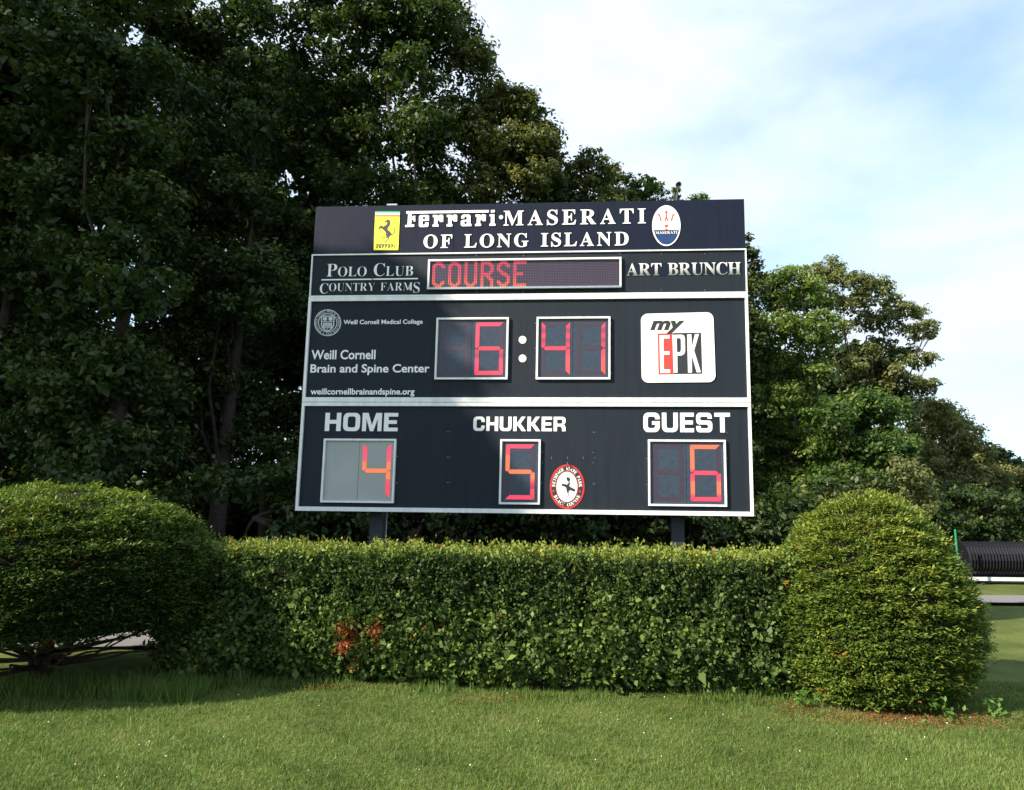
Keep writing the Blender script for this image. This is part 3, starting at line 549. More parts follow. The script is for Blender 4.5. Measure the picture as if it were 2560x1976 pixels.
# plaque
def rrect(f, c, r):
    out = []
    for i, (x, y) in enumerate(c):
        for k_ in range(7):
            t = pi + pi / 2 * i + pi / 2 * k_ / 6
            sx = 1 if i in (0, 3) else -1; sy = 1 if i in (0, 1) else -1
            out.append(f(x + sx * r + r * cos(t), y + sy * r + r * sin(t)))
    return out
me_pts = rrect(z4, [(1100, 165), (1760, 152), (1778, 787), (1106, 792)], 62)
pq = MB(); n_ = len(me_pts); pq.add([(p[0], -0.012, p[1]) for p in me_pts] + [(p[0], -0.001, p[1]) for p in me_pts], [tuple(range(n_))] + [(i, (i + 1) % n_, (i + 1) % n_ + n_, i + n_) for i in range(n_)])
plaque = pq.build('rounded_plaque', M['plaque'], board)
sans('my', z4(1183, 352), z4(1497, 226), M['black_p'], plaque, -0.015, bold=0.042, shear=0.28)
flat('red_field', [pl(z4, [(1252, 345), (1393, 343), (1396, 716), (1260, 718)])], M['coral_p'], plaque, -0.014)
flat('black_field', [pl(z4, [(1394, 341), (1646, 337), (1657, 711), (1397, 714)])], M['black_p'], plaque, -0.014)
E_ = [(1268,362),(1360,360),(1360,390),(1305,391),(1305,508),(1360,508),(1360,537),(1307,538),(1308,672),(1365,672),(1366,703),(1275,705)]
P_ = [(1385,358),(1470,356),(1490,364),(1500,388),(1502,505),(1492,532),(1470,545),(1430,548),(1432,700),(1397,702)]
Ph = [(1424,388),(1455,388),(1463,400),(1464,500),(1455,515),(1428,516)]
K_ = [(1520,355),(1558,353),(1562,470),(1590,352),(1627,350),(1583,500),(1645,698),(1607,699),(1562,545),(1564,700),(1528,701)]
flat('lettering', [pl(z4, E_), pl(z4, P_), pl(z4, Ph), pl(z4, K_)], M['vinyl'], plaque, -0.016)

# --- score section print: wide squared lettering
def rb(x0, y0, x1, y1, r, n=5):
    o = []
    for cx, cy, a in ((x0 + r, y0 + r, pi), (x1 - r, y0 + r, 1.5 * pi), (x1 - r, y1 - r, 0), (x0 + r, y1 - r, 0.5 * pi)):
        o += [(cx + r * cos(a + k_ * pi / 2 / n), cy + r * sin(a + k_ * pi / 2 / n)) for k_ in range(n + 1)]
    return o
def arcp(cx, cy, r, a0, a1, n=5): return [(cx + r * cos(radians(a0 + (a1 - a0) * i / n)), cy + r * sin(radians(a0 + (a1 - a0) * i / n))) for i in range(n + 1)]
def glyph(ch):
    v, h, r = 0.27, 0.20, 0.28; ri = 0.12
    if ch == 'O': return 1.0, [rb(0, 0, 1, 1, r), rb(v, h, 1 - v, 1 - h, ri)]
    if ch == 'H': return 0.95, [[(0, 0), (v, 0), (v, .4), (.95 - v, .4), (.95 - v, 0), (.95, 0), (.95, 1), (.95 - v, 1), (.95 - v, .61), (v, .61), (v, 1), (0, 1)]]
    if ch == 'M': return 1.15, [[(0, 0), (.24, 0), (.24, .68), (.475, 0), (.675, 0), (.91, .68), (.91, 0), (1.15, 0), (1.15, 1), (.80, 1), (.575, .34), (.35, 1), (0, 1)]]
    if ch == 'E': return 0.82, [[(0, 0), (.82, 0), (.82, .2), (v, .2), (v, .4), (.76, .4), (.76, .6), (v, .6), (v, .8), (.82, .8), (.82, 1), (0, 1)]]
    if ch == 'T': return 0.92, [[(.325, 0), (.595, 0), (.595, .8), (.92, .8), (.92, 1), (0, 1), (0, .8), (.325, .8)]]
    if ch == 'U': return 0.95, [arcp(r, r, r, 180, 270) + arcp(.95 - r, r, r, 270, 360) + [(.95, 1), (.95 - v, 1)] + arcp(.95 - v - ri, h + ri, ri, 0, -90) + arcp(v + ri, h + ri, ri, 270, 180) + [(v, 1), (0, 1)]]
    if ch == 'C': return 0.92, [arcp(r, r, r, 180, 270) + arcp(.92 - r, r, r, 270, 360) + [(.92, .38), (.92 - v, .38)] + arcp(.92 - v - ri, h + ri, ri, 0, -90) + arcp(v + ri, h + ri, ri, 270, 180) + arcp(v + ri, 1 - h - ri, ri, 180, 90) + arcp(.92 - v - ri, 1 - h - ri, ri, 90, 0) + [(.92 - v, .62), (.92, .62)] + arcp(.92 - r, 1 - r, r, 0, 90) + arcp(r, 1 - r, r, 90, 180)]
    if ch == 'G': return 0.98, [arcp(r, r, r, 180, 270) + arcp(.98 - r, r, r, 270, 360) + [(.98, .56), (.52, .56), (.52, .38), (.98 - v, .38)] + arcp(.98 - v - ri, h + ri, ri, 0, -90) + arcp(v + ri, h + ri, ri, 270, 180) + arcp(v + ri, 1 - h - ri, ri, 180, 90) + arcp(.98 - v - ri, 1 - h - ri, ri, 90, 0) + [(.98 - v, .66), (.98, .66)] + arcp(.98 - r, 1 - r, r, 0, 90) + arcp(r, 1 - r, r, 90, 180)]
    if ch == 'S': return 0.95, [arcp(.2, .2, .2, 180, 270) + arcp(.73, .22, .22, 270, 360) + [(.95, .42)] + arcp(.77, .42, .18, 0, 90) + [(.30, .6)] + arcp(.30, .7, .07, 260, 120) + [(.30, .8)] + [(.66, .8), (.67, .70), (.93, .70)] + arcp(.71, .78, .22, 0, 90) + arcp(.22, .78, .22, 90, 180) + [(0, .62)] + arcp(.2, .6, .2, 180, 270) + [(.64, .4)] + arcp(.64, .3, .07, 80, -60) + [(.64, .2), (.28, .2), (.27, .32), (0, .32)]]
    if ch == 'K': return 1.0, [[(0, 0), (v, 0), (v, .38), (.36, .38), (.68, 0), (1.02, 0), (.58, .52), (.98, 1), (.65, 1), (.36, .61), (v, .61), (v, 1), (0, 1)]]
    if ch == 'R': return 0.97, [[(0, 0), (v, 0), (v, .33), (.55, .33), (.66, .22), (.67, 0), (.95, 0), (.94, .28), (.86, .42), (.80, .45)] + arcp(.73, .65, .2, -45, 0) + arcp(.71, .76, .24, 0, 90) + [(0, 1)], rb(v, .52, .68, .81, .07)]
def wide(s, lb, rtp, parent):
    (x0, y0), (x1, y1) = lb, rtp; h = y1 - y0; gl = [glyph(c) for c in s]; tot = sum(g_[0] for g_ in gl) + 0.13 * (len(s) - 1); sx = (x1 - x0) / tot; X = x0; out = []
    for w, cs in gl:
        for c in cs: out.append([(X + p[0] * sx, y0 + p[1] * h) for p in c])
        X += (w + 0.13) * sx
    return flat('lettering', out, M['vinyl'], parent, YL)
wide('HOME', z5(302, 289), z5(985, 122), board)
wide('CHUKKER', z5(1676, 288), z6(405, 150), board)
wide('GUEST', z6(1086, 284), z6(1848, 115), board)
# oval course badge
cb = flat('oval_badge', [ell((875, 868), 490, 625, 64, zc)], M['red_p'], board, YL)
flat('badge_ring', [ell((875, 868), 438, 570, 64, zc)], M['black_p'], cb, YL - 0.0015)
flat('badge_ring', [ell((870, 872), 315, 442, 64, zc)], M['red_p'], cb, YL - 0.003, label='thin red inner ring')
flat('badge_field', [ell((870, 872), 292, 420, 64, zc)], M['vinyl'], cb, YL - 0.0045)
FIG = [(850,640),(868,606),(895,597),(950,622),(968,645),(955,700),(935,718),(945,745),(962,775),(955,800),(935,825),(938,845),(960,870),(1090,935),(1105,960),(1092,1005),(1060,1005),(960,965),(928,985),(915,1030),(915,1145),(858,1152),(858,1138),(895,1135),(903,1080),(880,1040),(858,980),(848,900),(790,862),(770,858),(712,832),(714,806),(760,773),(800,795),(880,805),(910,770),(915,735),(880,700),(862,670)]
flat('bag_carrier', [pl(zc, FIG)], M['black_p'], cb, YL - 0.006)
flat('badge_dot', [ell((490, 985), 28, 28, 16, zc), ell((1232, 1002), 28, 28, 16, zc)], M['coral_p'], cb, YL - 0.003)
ringtext('BETHPAGE STATE PARK', zc, (872, 870), 378, 508, -91, 91, 84, M['vinyl'], cb, YL - 0.003, offset=0.0004, wf=0.82)
ringtext('BLACK COURSE', zc, (872, 870), 378, 508, 243, 117, 84, M['vinyl'], cb, YL - 0.003, inward=True, offset=0.0004, wf=0.9)
# bent wire hooks left on the face
def wire(pts, f, rad=0.004):
    MB().tube([(p[0], p[1], p[2]) for p in [(*f(X, Y)[:1], -d, f(X, Y)[1]) for X, Y, d in pts]], rad, 5).build('wire_hook', M['black_p'], board)
wire([(885, 180, .03), (888, 260, .04), (884, 340, .02)], zc); wire([(885, 185, .03), (930, 240, .04), (975, 290, .02), (960, 340, .01)], zc, 0.003)
wire([(718, 835, .02), (720, 880, .03), (728, 905, .02)], z1, 0.006)
# conduit and horn
cx_ = ob(965.5, 1320, 0.3)[0]
MB().tube([(cx_ - 0.02, 0.3, 0), (cx_ - 0.006, 0.3, 0.9), (cx_, 0.3, 1.3), (cx_ + 0.006, 0.3, ZB + 0.2)], 0.008, 6).build('conduit', M['galv'], board)
MB().tube([(cx_ - 0.05, 0.33, 0), (cx_ - 0.05, 0.33, ZB + 0.2)], 0.02, 6).build('conduit', M['post'], board)
hb = zk(650, 1290, 0.02); hm = zk(700, 900, 0.0); ht = zk(760, 600, -0.02); hc = zk(805, 450, -0.03)
MB().tube([(hb[0], 0.04, ztop - 0.1), (hb[0] + 0.003, 0.03, hb[1]), (hm[0], 0.01, hm[1]), (ht[0], -0.01, ht[1]), (hc[0], 0.0, hc[1])], 0.010, 6).build('arm', M['horn'], board)
MB().box(hb[0] - 0.03, hb[0] + 0.03, 0.031, 0.06, ztop - 0.12, ztop + 0.06).build('bracket', M['post'], board)
hn = MB(); prof = [(0.0, 0.030), (0.012, 0.030), (0.014, 0.015), (0.020, -0.01), (0.034, -0.035), (0.040, -0.04), (0.037, -0.036), (0.018, -0.006), (0.0, 0.004)]
nn = 20; dirn = Vector((-0.25, -1, -0.18)).normalized(); a1 = dirn.cross(Vector((0, 0, 1))).normalized(); a2 = dirn.cross(a1)
V = []
for r_, dpt in prof:
    for k_ in range(nn):
        t = 2 * pi * k_ / nn; V.append(Vector((hc[0], 0, hc[1])) - dirn * dpt + (a1 * cos(t) + a2 * sin(t)) * max(r_, 0.0005))
hn.add(V, [(i * nn + k_, i * nn + (k_ + 1) % nn, (i + 1) * nn + (k_ + 1) % nn, (i + 1) * nn + k_) for i in range(len(prof) - 1) for k_ in range(nn)])
hn.build('horn', M['horn'], board, smooth=True)

# ============================================================== VEGETATION
YEW = leaf_material('yew needles', [(0, (0.010, 0.022, 0.005)), (0.36, (0.056, 0.100, 0.017)), (0.62, (0.145, 0.205, 0.033)), (0.82, (0.25, 0.265, 0.038)), (0.92, (0.26, 0.17, 0.03)), (1.0, (0.24, 0.05, 0.015))], 0.22, 0.5)
HEDGE = leaf_material('hedge leaves', [(0, (0.006, 0.013, 0.004)), (0.36, (0.042, 0.078, 0.017)), (0.62, (0.125, 0.185, 0.042)), (0.82, (0.21, 0.24, 0.030)), (0.92, (0.28, 0.18, 0.03)), (1.0, (0.22, 0.04, 0.015))], 0.2, 0.55)

def sprigs(C, D, m, ln, lw, spread, tone, up=0.2, tj=0.12, flat_=0.0):
    """m leaves round every sprig centre C growing along D"""
    n = len(C); C2 = np.repeat(C, m, 0); D2 = np.repeat(D, m, 0); k = n * m
    ln2 = np.repeat(np.broadcast_to(np.asarray(ln, float), (n,)), m) * R.uniform(.7, 1.3, k)
    sp = np.repeat(np.broadcast_to(np.asarray(spread, float), (n,)), m)[:, None]
    P = C2 + R.normal(size=(k, 3)) * sp * np.array([1, 1, 1 - 0.72 * flat_]) + D2 * R.uniform(-1, 1, (k, 1)) * sp
    A = unit(D2 * 0.7 + rnd(k) * (0.9 - 0.3 * flat_) + np.array([0, 0, up]))
    if flat_: A[:, 2] *= 1 - 0.6 * flat_; A = unit(A)
    Nn = unit(D2 * 0.5 + rnd(k) * (0.8 - 0.4 * flat_) + np.array([0, 0, 0.35 + 0.9 * flat_]))
    T = np.repeat(tone, m) + R.normal(size=k) * tj
    return leaves(P, A, Nn, ln2, ln2 * lw), np.clip(T, 0, 1)

# ---- clipped hedge -----------------------------------------------------
HYAW = radians(-5.0); HL, HR, HY0, HTH, HHT = -3.75, 2.70, 6.54, 0.82, 1.215
hedge = empty('hedge', (-0.3, HY0, 0), HYAW, label='long straight clipped green hedge standing in front of the scoreboard posts', cat='hedge')
hx0, hx1 = HL + 0.3, HR + 0.3
def hedge_leaves(n, rng_box):
    x = R.uniform(hx0, hx1, n); which = R.uniform(size=n)
    z = np.where(which < .72, R.uniform(0.07, HHT, n), HHT); y = np.where(which < .72, 0.0, R.uniform(0.0, HTH, n))
    back = which > .93; y = np.where(back, HTH, y); z = np.where(back, R.uniform(.3, HHT, n), z)
    D = np.where((which < .72)[:, None], [0, -1, 0.0], np.where(back[:, None], [0, 1, 0.0], [0, 0, 1.0]))
    P = np.stack([x, y, z], 1)
    rr_ = np.clip((z - (HHT - 0.10)) / 0.10, 0, 1) * (which < .72)          # soft rounded shoulder
    P[:, 1] += rr_ ** 2 * 0.06; D = unit(D + np.array([0, 0, 1]) * (rr_[:, None] * 0.9))
    low = np.clip((0.34 - z) / 0.34, 0, 1) * (which < .72)
    P[:, 1] += low ** 1.3 * 0.22                                            # the skirt draws in towards the ground
    return P, D, which
n = 9000; P, D, wh = hedge_leaves(n, None)
nz = wav(P, 9.0, 3) * 0.045 + wav(P, 24.0, 4) * 0.05 + wav(P, 2.2, 6) * 0.02
holes = wav(P, 16.0, 8) + 0.5 * wav(P, 33.0, 9)
keep = (holes > -0.55 + 0.35 * R.normal(size=n) * 0.5) | (wh > .72)
P, D, wh, nz = P[keep], D[keep], wh[keep], nz[keep]; n = len(P)
low = np.clip(1 - P[:, 2] / HHT, 0, 1)
P = P + D * (nz * (0.8 + 1.2 * low) - 0.02 - R.exponential(0.032, n))[:, None]
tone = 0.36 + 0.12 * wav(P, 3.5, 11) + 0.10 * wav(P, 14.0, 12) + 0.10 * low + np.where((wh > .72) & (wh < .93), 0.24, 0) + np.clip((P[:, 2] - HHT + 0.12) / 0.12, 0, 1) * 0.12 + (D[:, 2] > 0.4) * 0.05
# olive, drier zones and a few rusty twigs
tone = np.minimum(tone, 0.72); dry = (R.uniform(size=n) < 0.001); tone = np.where(dry, 0.96, tone)
dead = np.zeros(n, bool)
deadspots = [(-1.50, 0.46, .075), (-1.54, .37, .055), (-1.45, 0.53, .045), (-1.29, 0.50, .050), (-1.48, .24, .05), (-1.57, .53, .045), (-1.27, .42, .03)]
for (dx, dz, r_) in deadspots:
    dead |= (np.hypot(P[:, 0] - dx, P[:, 2] - dz) < r_) & (wh < .72)
live = ~dead
sz = (0.026 + 0.026 * low) * np.exp(R.normal(size=n) * .24)
V, T = sprigs(P[live], D[live], 14, sz[live], 0.62, sz[live] * 0.72, tone[live], tj=0.09)
me = quads('foliage', V, HEDGE, T); link('foliage', me, hedge)
Pd = np.repeat(P[dead], 2, 0) + R.normal(size=(2 * dead.sum(), 3)) * 0.02 + np.array([0, -0.015, 0])
V, T = sprigs(Pd, np.repeat(D[dead], 2, 0), 12, 0.034, 0.35, 0.028, np.full(len(Pd), 0.99), tj=0.03)
me = quads('dead_foliage', V, HEDGE, T); link('dead_foliage', me, hedge, label='rust red dead patch low in the hedge face')
cb_ = MB(); cb_.box(hx0 + 0.12, hx1 - 0.12, 0.15, HTH - 0.12, 0.24, HHT - 0.11)
for i in range(26):
    x = hx0 + 0.2 + (hx1 - hx0 - 0.4) * i / 25 + R.uniform(-.05, .05); y = R.uniform(.25, .5)
    cb_.tube([(x, y, 0), (x + R.uniform(-.04, .04), y, 0.3)], 0.018, 5)
cb_.build('inner_branches', M['core'], hedge)
# stray shoots above the clipped top
ns = 60; Ps = np.stack([R.uniform(hx0, hx1, ns), R.uniform(0, HTH, ns), np.full(ns, HHT + 0.015)], 1)
V, T = sprigs(Ps, np.tile([0, 0, 1.0], (ns, 1)), 10, 0.035, 0.5, 0.025, R.uniform(.5, .85, ns), up=0.8)
me = quads('young_shoots', V, HEDGE, T); link('young_shoots', me, hedge, kind='stuff')

# ---- domed yews ---------------------------------------------------------
def dome(name, label, c, prof, n, zmin=0.04, seed=0, gold=0.0, rotz=0.0):
    """prof: (height, radius) pairs from the ground to the top"""
    root = empty(name, (c[0], c[1], 0), label=label, cat='topiary bush', group='domed yew bushes at the two ends of the hedge')
    hz = np.array([p[0] for p in prof]); hr = np.array([p[1] for p in prof])
    # area weighted sampling along the profile
    s = np.linspace(0, 1, 400); zz = np.interp(s, np.linspace(0, 1, len(hz)), hz); rr_ = np.interp(s, np.linspace(0, 1, len(hr)), hr)
    seg = np.hypot(np.gradient(zz), np.gradient(rr_)); wgt = seg * (rr_ + 0.03); cdf = np.cumsum(wgt) / wgt.sum()
    u = R.uniform(size=n); si = np.interp(u, cdf, s); z = np.interp(si, s, zz); r_ = np.interp(si, s, rr_)
    dz = np.interp(si, s, np.gradient(zz)); dr = np.interp(si, s, np.gradient(rr_)); th = R.uniform(0, 2 * pi, n)
    D = unit(np.stack([np.cos(th) * dz, np.sin(th) * dz, -dr], 1))
    P = np.stack([np.cos(th) * r_, np.sin(th) * r_, z], 1)
    lay = 0.62 * wav(np.stack([P[:, 0] * 2.4, P[:, 1] * 2.4, P[:, 2] * 6.0], 1), 5.5, seed + 1) + 0.5 * wav(np.stack([P[:, 0], P[:, 1], P[:, 2] * 1.6], 1), 15, seed + 8)      # flat sprays with dark gaps between
    big = wav(P, 3.0, seed + 2)
    keep = (lay > -0.42 + 0.25 * R.normal(size=n)) & ((P[:, 1] < 0.35 * r_) | (R.uniform(size=n) < .42)); P, D, lay, big, z = P[keep], D[keep], lay[keep], big[keep], z[keep]; m_ = len(P)
    P = P + D * (0.055 * lay + 0.03 * big - 0.035 - R.exponential(0.022, m_))[:, None]
    P[:, 2] = np.maximum(P[:, 2], zmin)
    top = np.clip(D[:, 2], 0, 1)
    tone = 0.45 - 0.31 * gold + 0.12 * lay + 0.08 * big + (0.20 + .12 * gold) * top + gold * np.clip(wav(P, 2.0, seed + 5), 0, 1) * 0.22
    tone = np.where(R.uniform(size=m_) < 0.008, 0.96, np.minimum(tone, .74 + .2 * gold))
    Dh = unit(D * np.array([1, 1, 0.35]) + np.array([0, 0, 0.12]))
    V, T = sprigs(P, Dh, 17, 0.038, 0.36, 0.030, tone, up=0.08, tj=0.12, flat_=0.78)
    me = quads('foliage', V, YEW, T); link('foliage', me, root)
    core = MB(); nn = 20; ring_ = [(max(zv, zmin + 0.10), max(rv_ - 0.13, 0.02)) for zv, rv_ in prof]; ring_[-1] = (prof[-1][0] - 0.13, 0.02)
    ring_ = [q_ for i, q_ in enumerate(ring_) if i == 0 or q_[0] > ring_[i - 1][0] or q_[1] < ring_[i - 1][1]]
    Vc = [(rv_ * cos(2 * pi * k / nn), rv_ * sin(2 * pi * k / nn), zv) for zv, rv_ in ring_ for k in range(nn)]
    core.add(Vc, [(i * nn + k, i * nn + (k + 1) % nn, (i + 1) * nn + (k + 1) % nn, (i + 1) * nn + k) for i in range(len(ring_) - 1) for k in range(nn)] + [tuple(range(nn))])
    core.build('inner_branches', M['core'], root)
    st = MB()
    for k in range(7):
        a = 2 * pi * k / 7 + 0.4; b = a + R.uniform(-.4, .4); l_ = R.uniform(.35, .65) * hr.max()
        st.tube([(0.05 * cos(a), 0.05 * sin(a), 0), (0.10 * cos(a), 0.10 * sin(a), 0.22), (l_ * cos(b), l_ * sin(b), max(zmin, .2) + 0.3)], [0.03, 0.022, 0.008], 5)
    st.build('stems', M['twig'], root)
    return root
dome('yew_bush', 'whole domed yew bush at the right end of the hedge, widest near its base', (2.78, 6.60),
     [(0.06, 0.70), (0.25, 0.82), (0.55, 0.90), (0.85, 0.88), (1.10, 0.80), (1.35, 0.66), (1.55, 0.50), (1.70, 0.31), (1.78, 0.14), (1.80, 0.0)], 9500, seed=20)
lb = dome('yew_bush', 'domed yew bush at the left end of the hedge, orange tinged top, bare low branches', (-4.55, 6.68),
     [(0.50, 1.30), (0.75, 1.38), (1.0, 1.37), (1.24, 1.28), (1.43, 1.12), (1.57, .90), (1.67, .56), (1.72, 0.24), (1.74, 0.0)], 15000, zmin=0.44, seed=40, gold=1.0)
lbb = MB()
for k in range(26):
    a = R.uniform(-2.6, 0.6); l_ = R.uniform(.6, 1.2); z0 = R.uniform(.12, .35)
    p0 = Vector((0.08 * cos(a), 0.08 * sin(a), z0)); p1 = Vector((l_ * .55 * cos(a), l_ * .55 * sin(a), z0 + R.uniform(.0, .15))); p2 = Vector((l_ * cos(a + .2), l_ * sin(a + .2), z0 + R.uniform(.1, .35)))
    lbb.tube([p0, p1, p2], [0.016, 0.010, 0.004], 5)
lbb.tube([(0, 0, 0), (0.02, 0, 0.8)], [0.08, 0.05], 7)
lbb.build('bare_branches', M['twig'], lb)

# ---- grass --------------------------------------------------------------
GRASS = leaf_material('grass blades', [(0, (0.035, 0.062, 0.013)), (0.45, (0.092, 0.156, 0.030)), (0.75, (0.165, 0.235, 0.060)), (0.9, (0.17, 0.17, 0.07)), (1.0, (0.20, 0.11, 0.05))], 0.3, 0.5, (1.2, 1.3, 0.7))
def gzv(P):
    w = np.clip(1 - np.maximum(np.abs(P[:, 0]) - 12, 0) / 4, 0, 1) * np.clip(1 - np.maximum(np.abs(P[:, 1] - 8) - 8, 0) / 4, 0, 1)
    return 0.02 * w * (np.sin(P[:, 0] * 0.9 + 1) * np.cos(P[:, 1] * 0.7) + 0.5 * np.sin(P[:, 0] * 2.3 + P[:, 1] * 1.7)) - 0.001
def blades(P, h, w, tone, lean=0.5):
    n = len(P); th = R.uniform(0, 2 * pi, n); B = np.stack([np.cos(th), np.sin(th), 0 * th], 1)
    ln = R.normal(size=(n, 3)) * np.array([1, 1, 0]) * lean; tip = unit(ln + np.array([0, 0, 1])) * np.asarray(h)[:, None]
    P = P + np.array([0, 0, 1.0]) * gzv(P)[:, None]; V = np.stack([P - B * w / 2, P + B * w / 2, P + tip], 1); return V.reshape(-1, 3), tone
n = 190000
# density falls off with distance from the camera
gy = 3.9 + (R.uniform(size=n) ** 1.15) * 3.3; gx = R.uniform(-1, 1, n) * (0.86 * gy + 0.3) - 0.2
P = np.stack([gx, gy, np.zeros(n)], 1)
patch = wav(P, 2.2, 60); fine = wav(P, 9, 61)
hf = HY0 + np.tan(HYAW) * (gx + 0.3)                      # line of the hedge face
near = np.clip(1 - np.abs(hf - 0.10 - gy) / 0.28, 0, 1)
h = 0.022 + 0.022 * R.uniform(size=n) ** 2 + 0.022 * np.clip(fine, 0, 1) + near * np.clip(0.4 + patch, 0, 1.3) * 0.075 * R.uniform(size=n)
inb = ((gy < hf + 0.12) | (gx > 3.2) | (gx < -3.8)) & ~((np.hypot(gx - 2.78, gy - 6.6) < 0.62)) & ~((np.abs(gy - 8.7) < 0.75) & (gx < -3.2))
bare = (near > 0.25) & (wav(P, 3.1, 63) > 0.45) & (R.uniform(size=n) < 0.6)
inb &= ~bare
tone = np.clip(0.52 + 0.20 * patch + 0.15 * wav(P, 5.5, 62) + 0.13 * R.normal(size=n) - 0.05 * near, 0, 0.86); tone = np.where(R.uniform(size=n) < 0.05, 0.93, tone)
V, T = blades(P[inb], h[inb], 0.0055, tone[inb], 0.55)
link('grass', quads('grass', V, GRASS, T, 3), label='short mown lawn grass in front of the hedge', cat='grass', kind='stuff')
# long rough grass at the foot of the left bush and along the hedge
n = 9000; cxs = np.concatenate([R.normal(-3.9, .75, n // 2), R.normal(-3.3, .35, n // 6), R.uniform(-2.6, 2.6, n - n // 2 - n // 6)])
base = HY0 + np.tan(HYAW) * (cxs + 0.3); cys = base - np.where(cxs < -2.9, R.uniform(.15, .75, n), R.normal(0.04, .08, n))
P = np.stack([cxs, cys, np.zeros(n)], 1); keep = (wav(P, 4, 66) > np.where(cxs < -2.7, -0.7, -0.05)); P = P[keep]; n = len(P)
V, T = blades(P, np.where(P[:, 0] < -2.7, R.uniform(.06, .19, n), R.uniform(.04, .12, n)), 0.008, np.clip(R.normal(.42, .12, n), 0, .8), 0.28)
link('long_grass', quads('long_grass', V, GRASS, T, 3), label='rough uncut grass along the foot of the hedge and left bush', cat='grass', kind='stuff')
# clover flowers
cm = material('clover flower', (0.75, 0.74, 0.66), 0.8); nf = 60; fy = R.uniform(4.2, 6.4, nf); fx = R.uniform(-1, 1, nf) * 0.8 * fy - .3
cf = MB()
for x, y in zip(fx, fy):
    r_ = R.uniform(.003, .006); z = R.uniform(.035, .05) + gz(x, y)
    cf.add([(x - r_, y, z), (x, y - r_, z), (x + r_, y, z), (x, y + r_, z), (x, y, z + r_), (x, y, z - r_)], [(0, 1, 4), (1, 2, 4), (2, 3, 4), (3, 0, 4), (1, 0, 5), (2, 1, 5), (3, 2, 5), (0, 3, 5)])
cf.build('clover_flowers', cm, label='tiny white clover flowers dotted in the lawn', cat='flowers', kind='stuff')
# rusty clippings lying on the turf close to the hedge
RUST = leaf_material('dry clippings', [(0, (0.16, 0.07, 0.03)), (1, (0.30, 0.14, 0.05))], 0.1, 0.8)
n = 5200; px_ = R.uniform(-3.0, 3.4, n); py_ = HY0 + np.tan(HYAW) * (px_ + .3) - np.abs(R.normal(0.22, .16, n))
P = np.stack([px_, py_, R.uniform(.012, .035, n)], 1); keep = (wav(P * np.array([1, 2, 1]), 3.2, 71) > 0.32) | (px_ > 2.5) & (R.uniform(size=n) < .5); P = P[keep]
n2 = 2200; P2 = np.stack([R.normal(2.75, .42, n2), R.normal(5.84, .13, n2), R.uniform(.01, .035, n2)], 1); P = np.concatenate([P, P2]); P[:, 2] += gzv(P)
A = rnd(len(P)); A[:, 2] *= .2
link('hedge_clippings', quads('hedge_clippings', leaves(P, A, np.tile([0, 0, 1.0], (len(P), 1)) + rnd(len(P)) * .4, 0.03, 0.007), RUST, R.uniform(size=len(P))), label='rust brown clippings lying on the grass below the hedge', cat='clippings', kind='stuff')

# ---- weeds at the foot of the right bush --------------------------------
weed = leaf_material('broad weed leaves', [(0, (0.05, 0.12, 0.02)), (1, (0.12, 0.22, 0.04))], .3, .5)
for i, (x, y, r_, z, lb_) in enumerate([(2.95, 5.76, .12, .14, 'low bright weed sprouting before the middle of the right bush'), (3.45, 5.95, .07, .09, 'low bright weed sprouting under the right flank of the right bush'), (2.02, 6.10, .08, .08, 'low bright weed at the joint of hedge and right bush')]):
    n = 46; P = np.stack([R.normal(x, r_ * .8, n), R.normal(y, r_ * .4, n), R.uniform(.03, z + .06, n)], 1)
    link('weed', quads('weed', leaves(P, rnd(n), unit(rnd(n) * .5 + np.array([0, -.4, 1.0])), .05, .028), weed, R.uniform(size=n)), label=lb_, cat='weed', group='weeds at the foot of the right bush', kind='stuff')

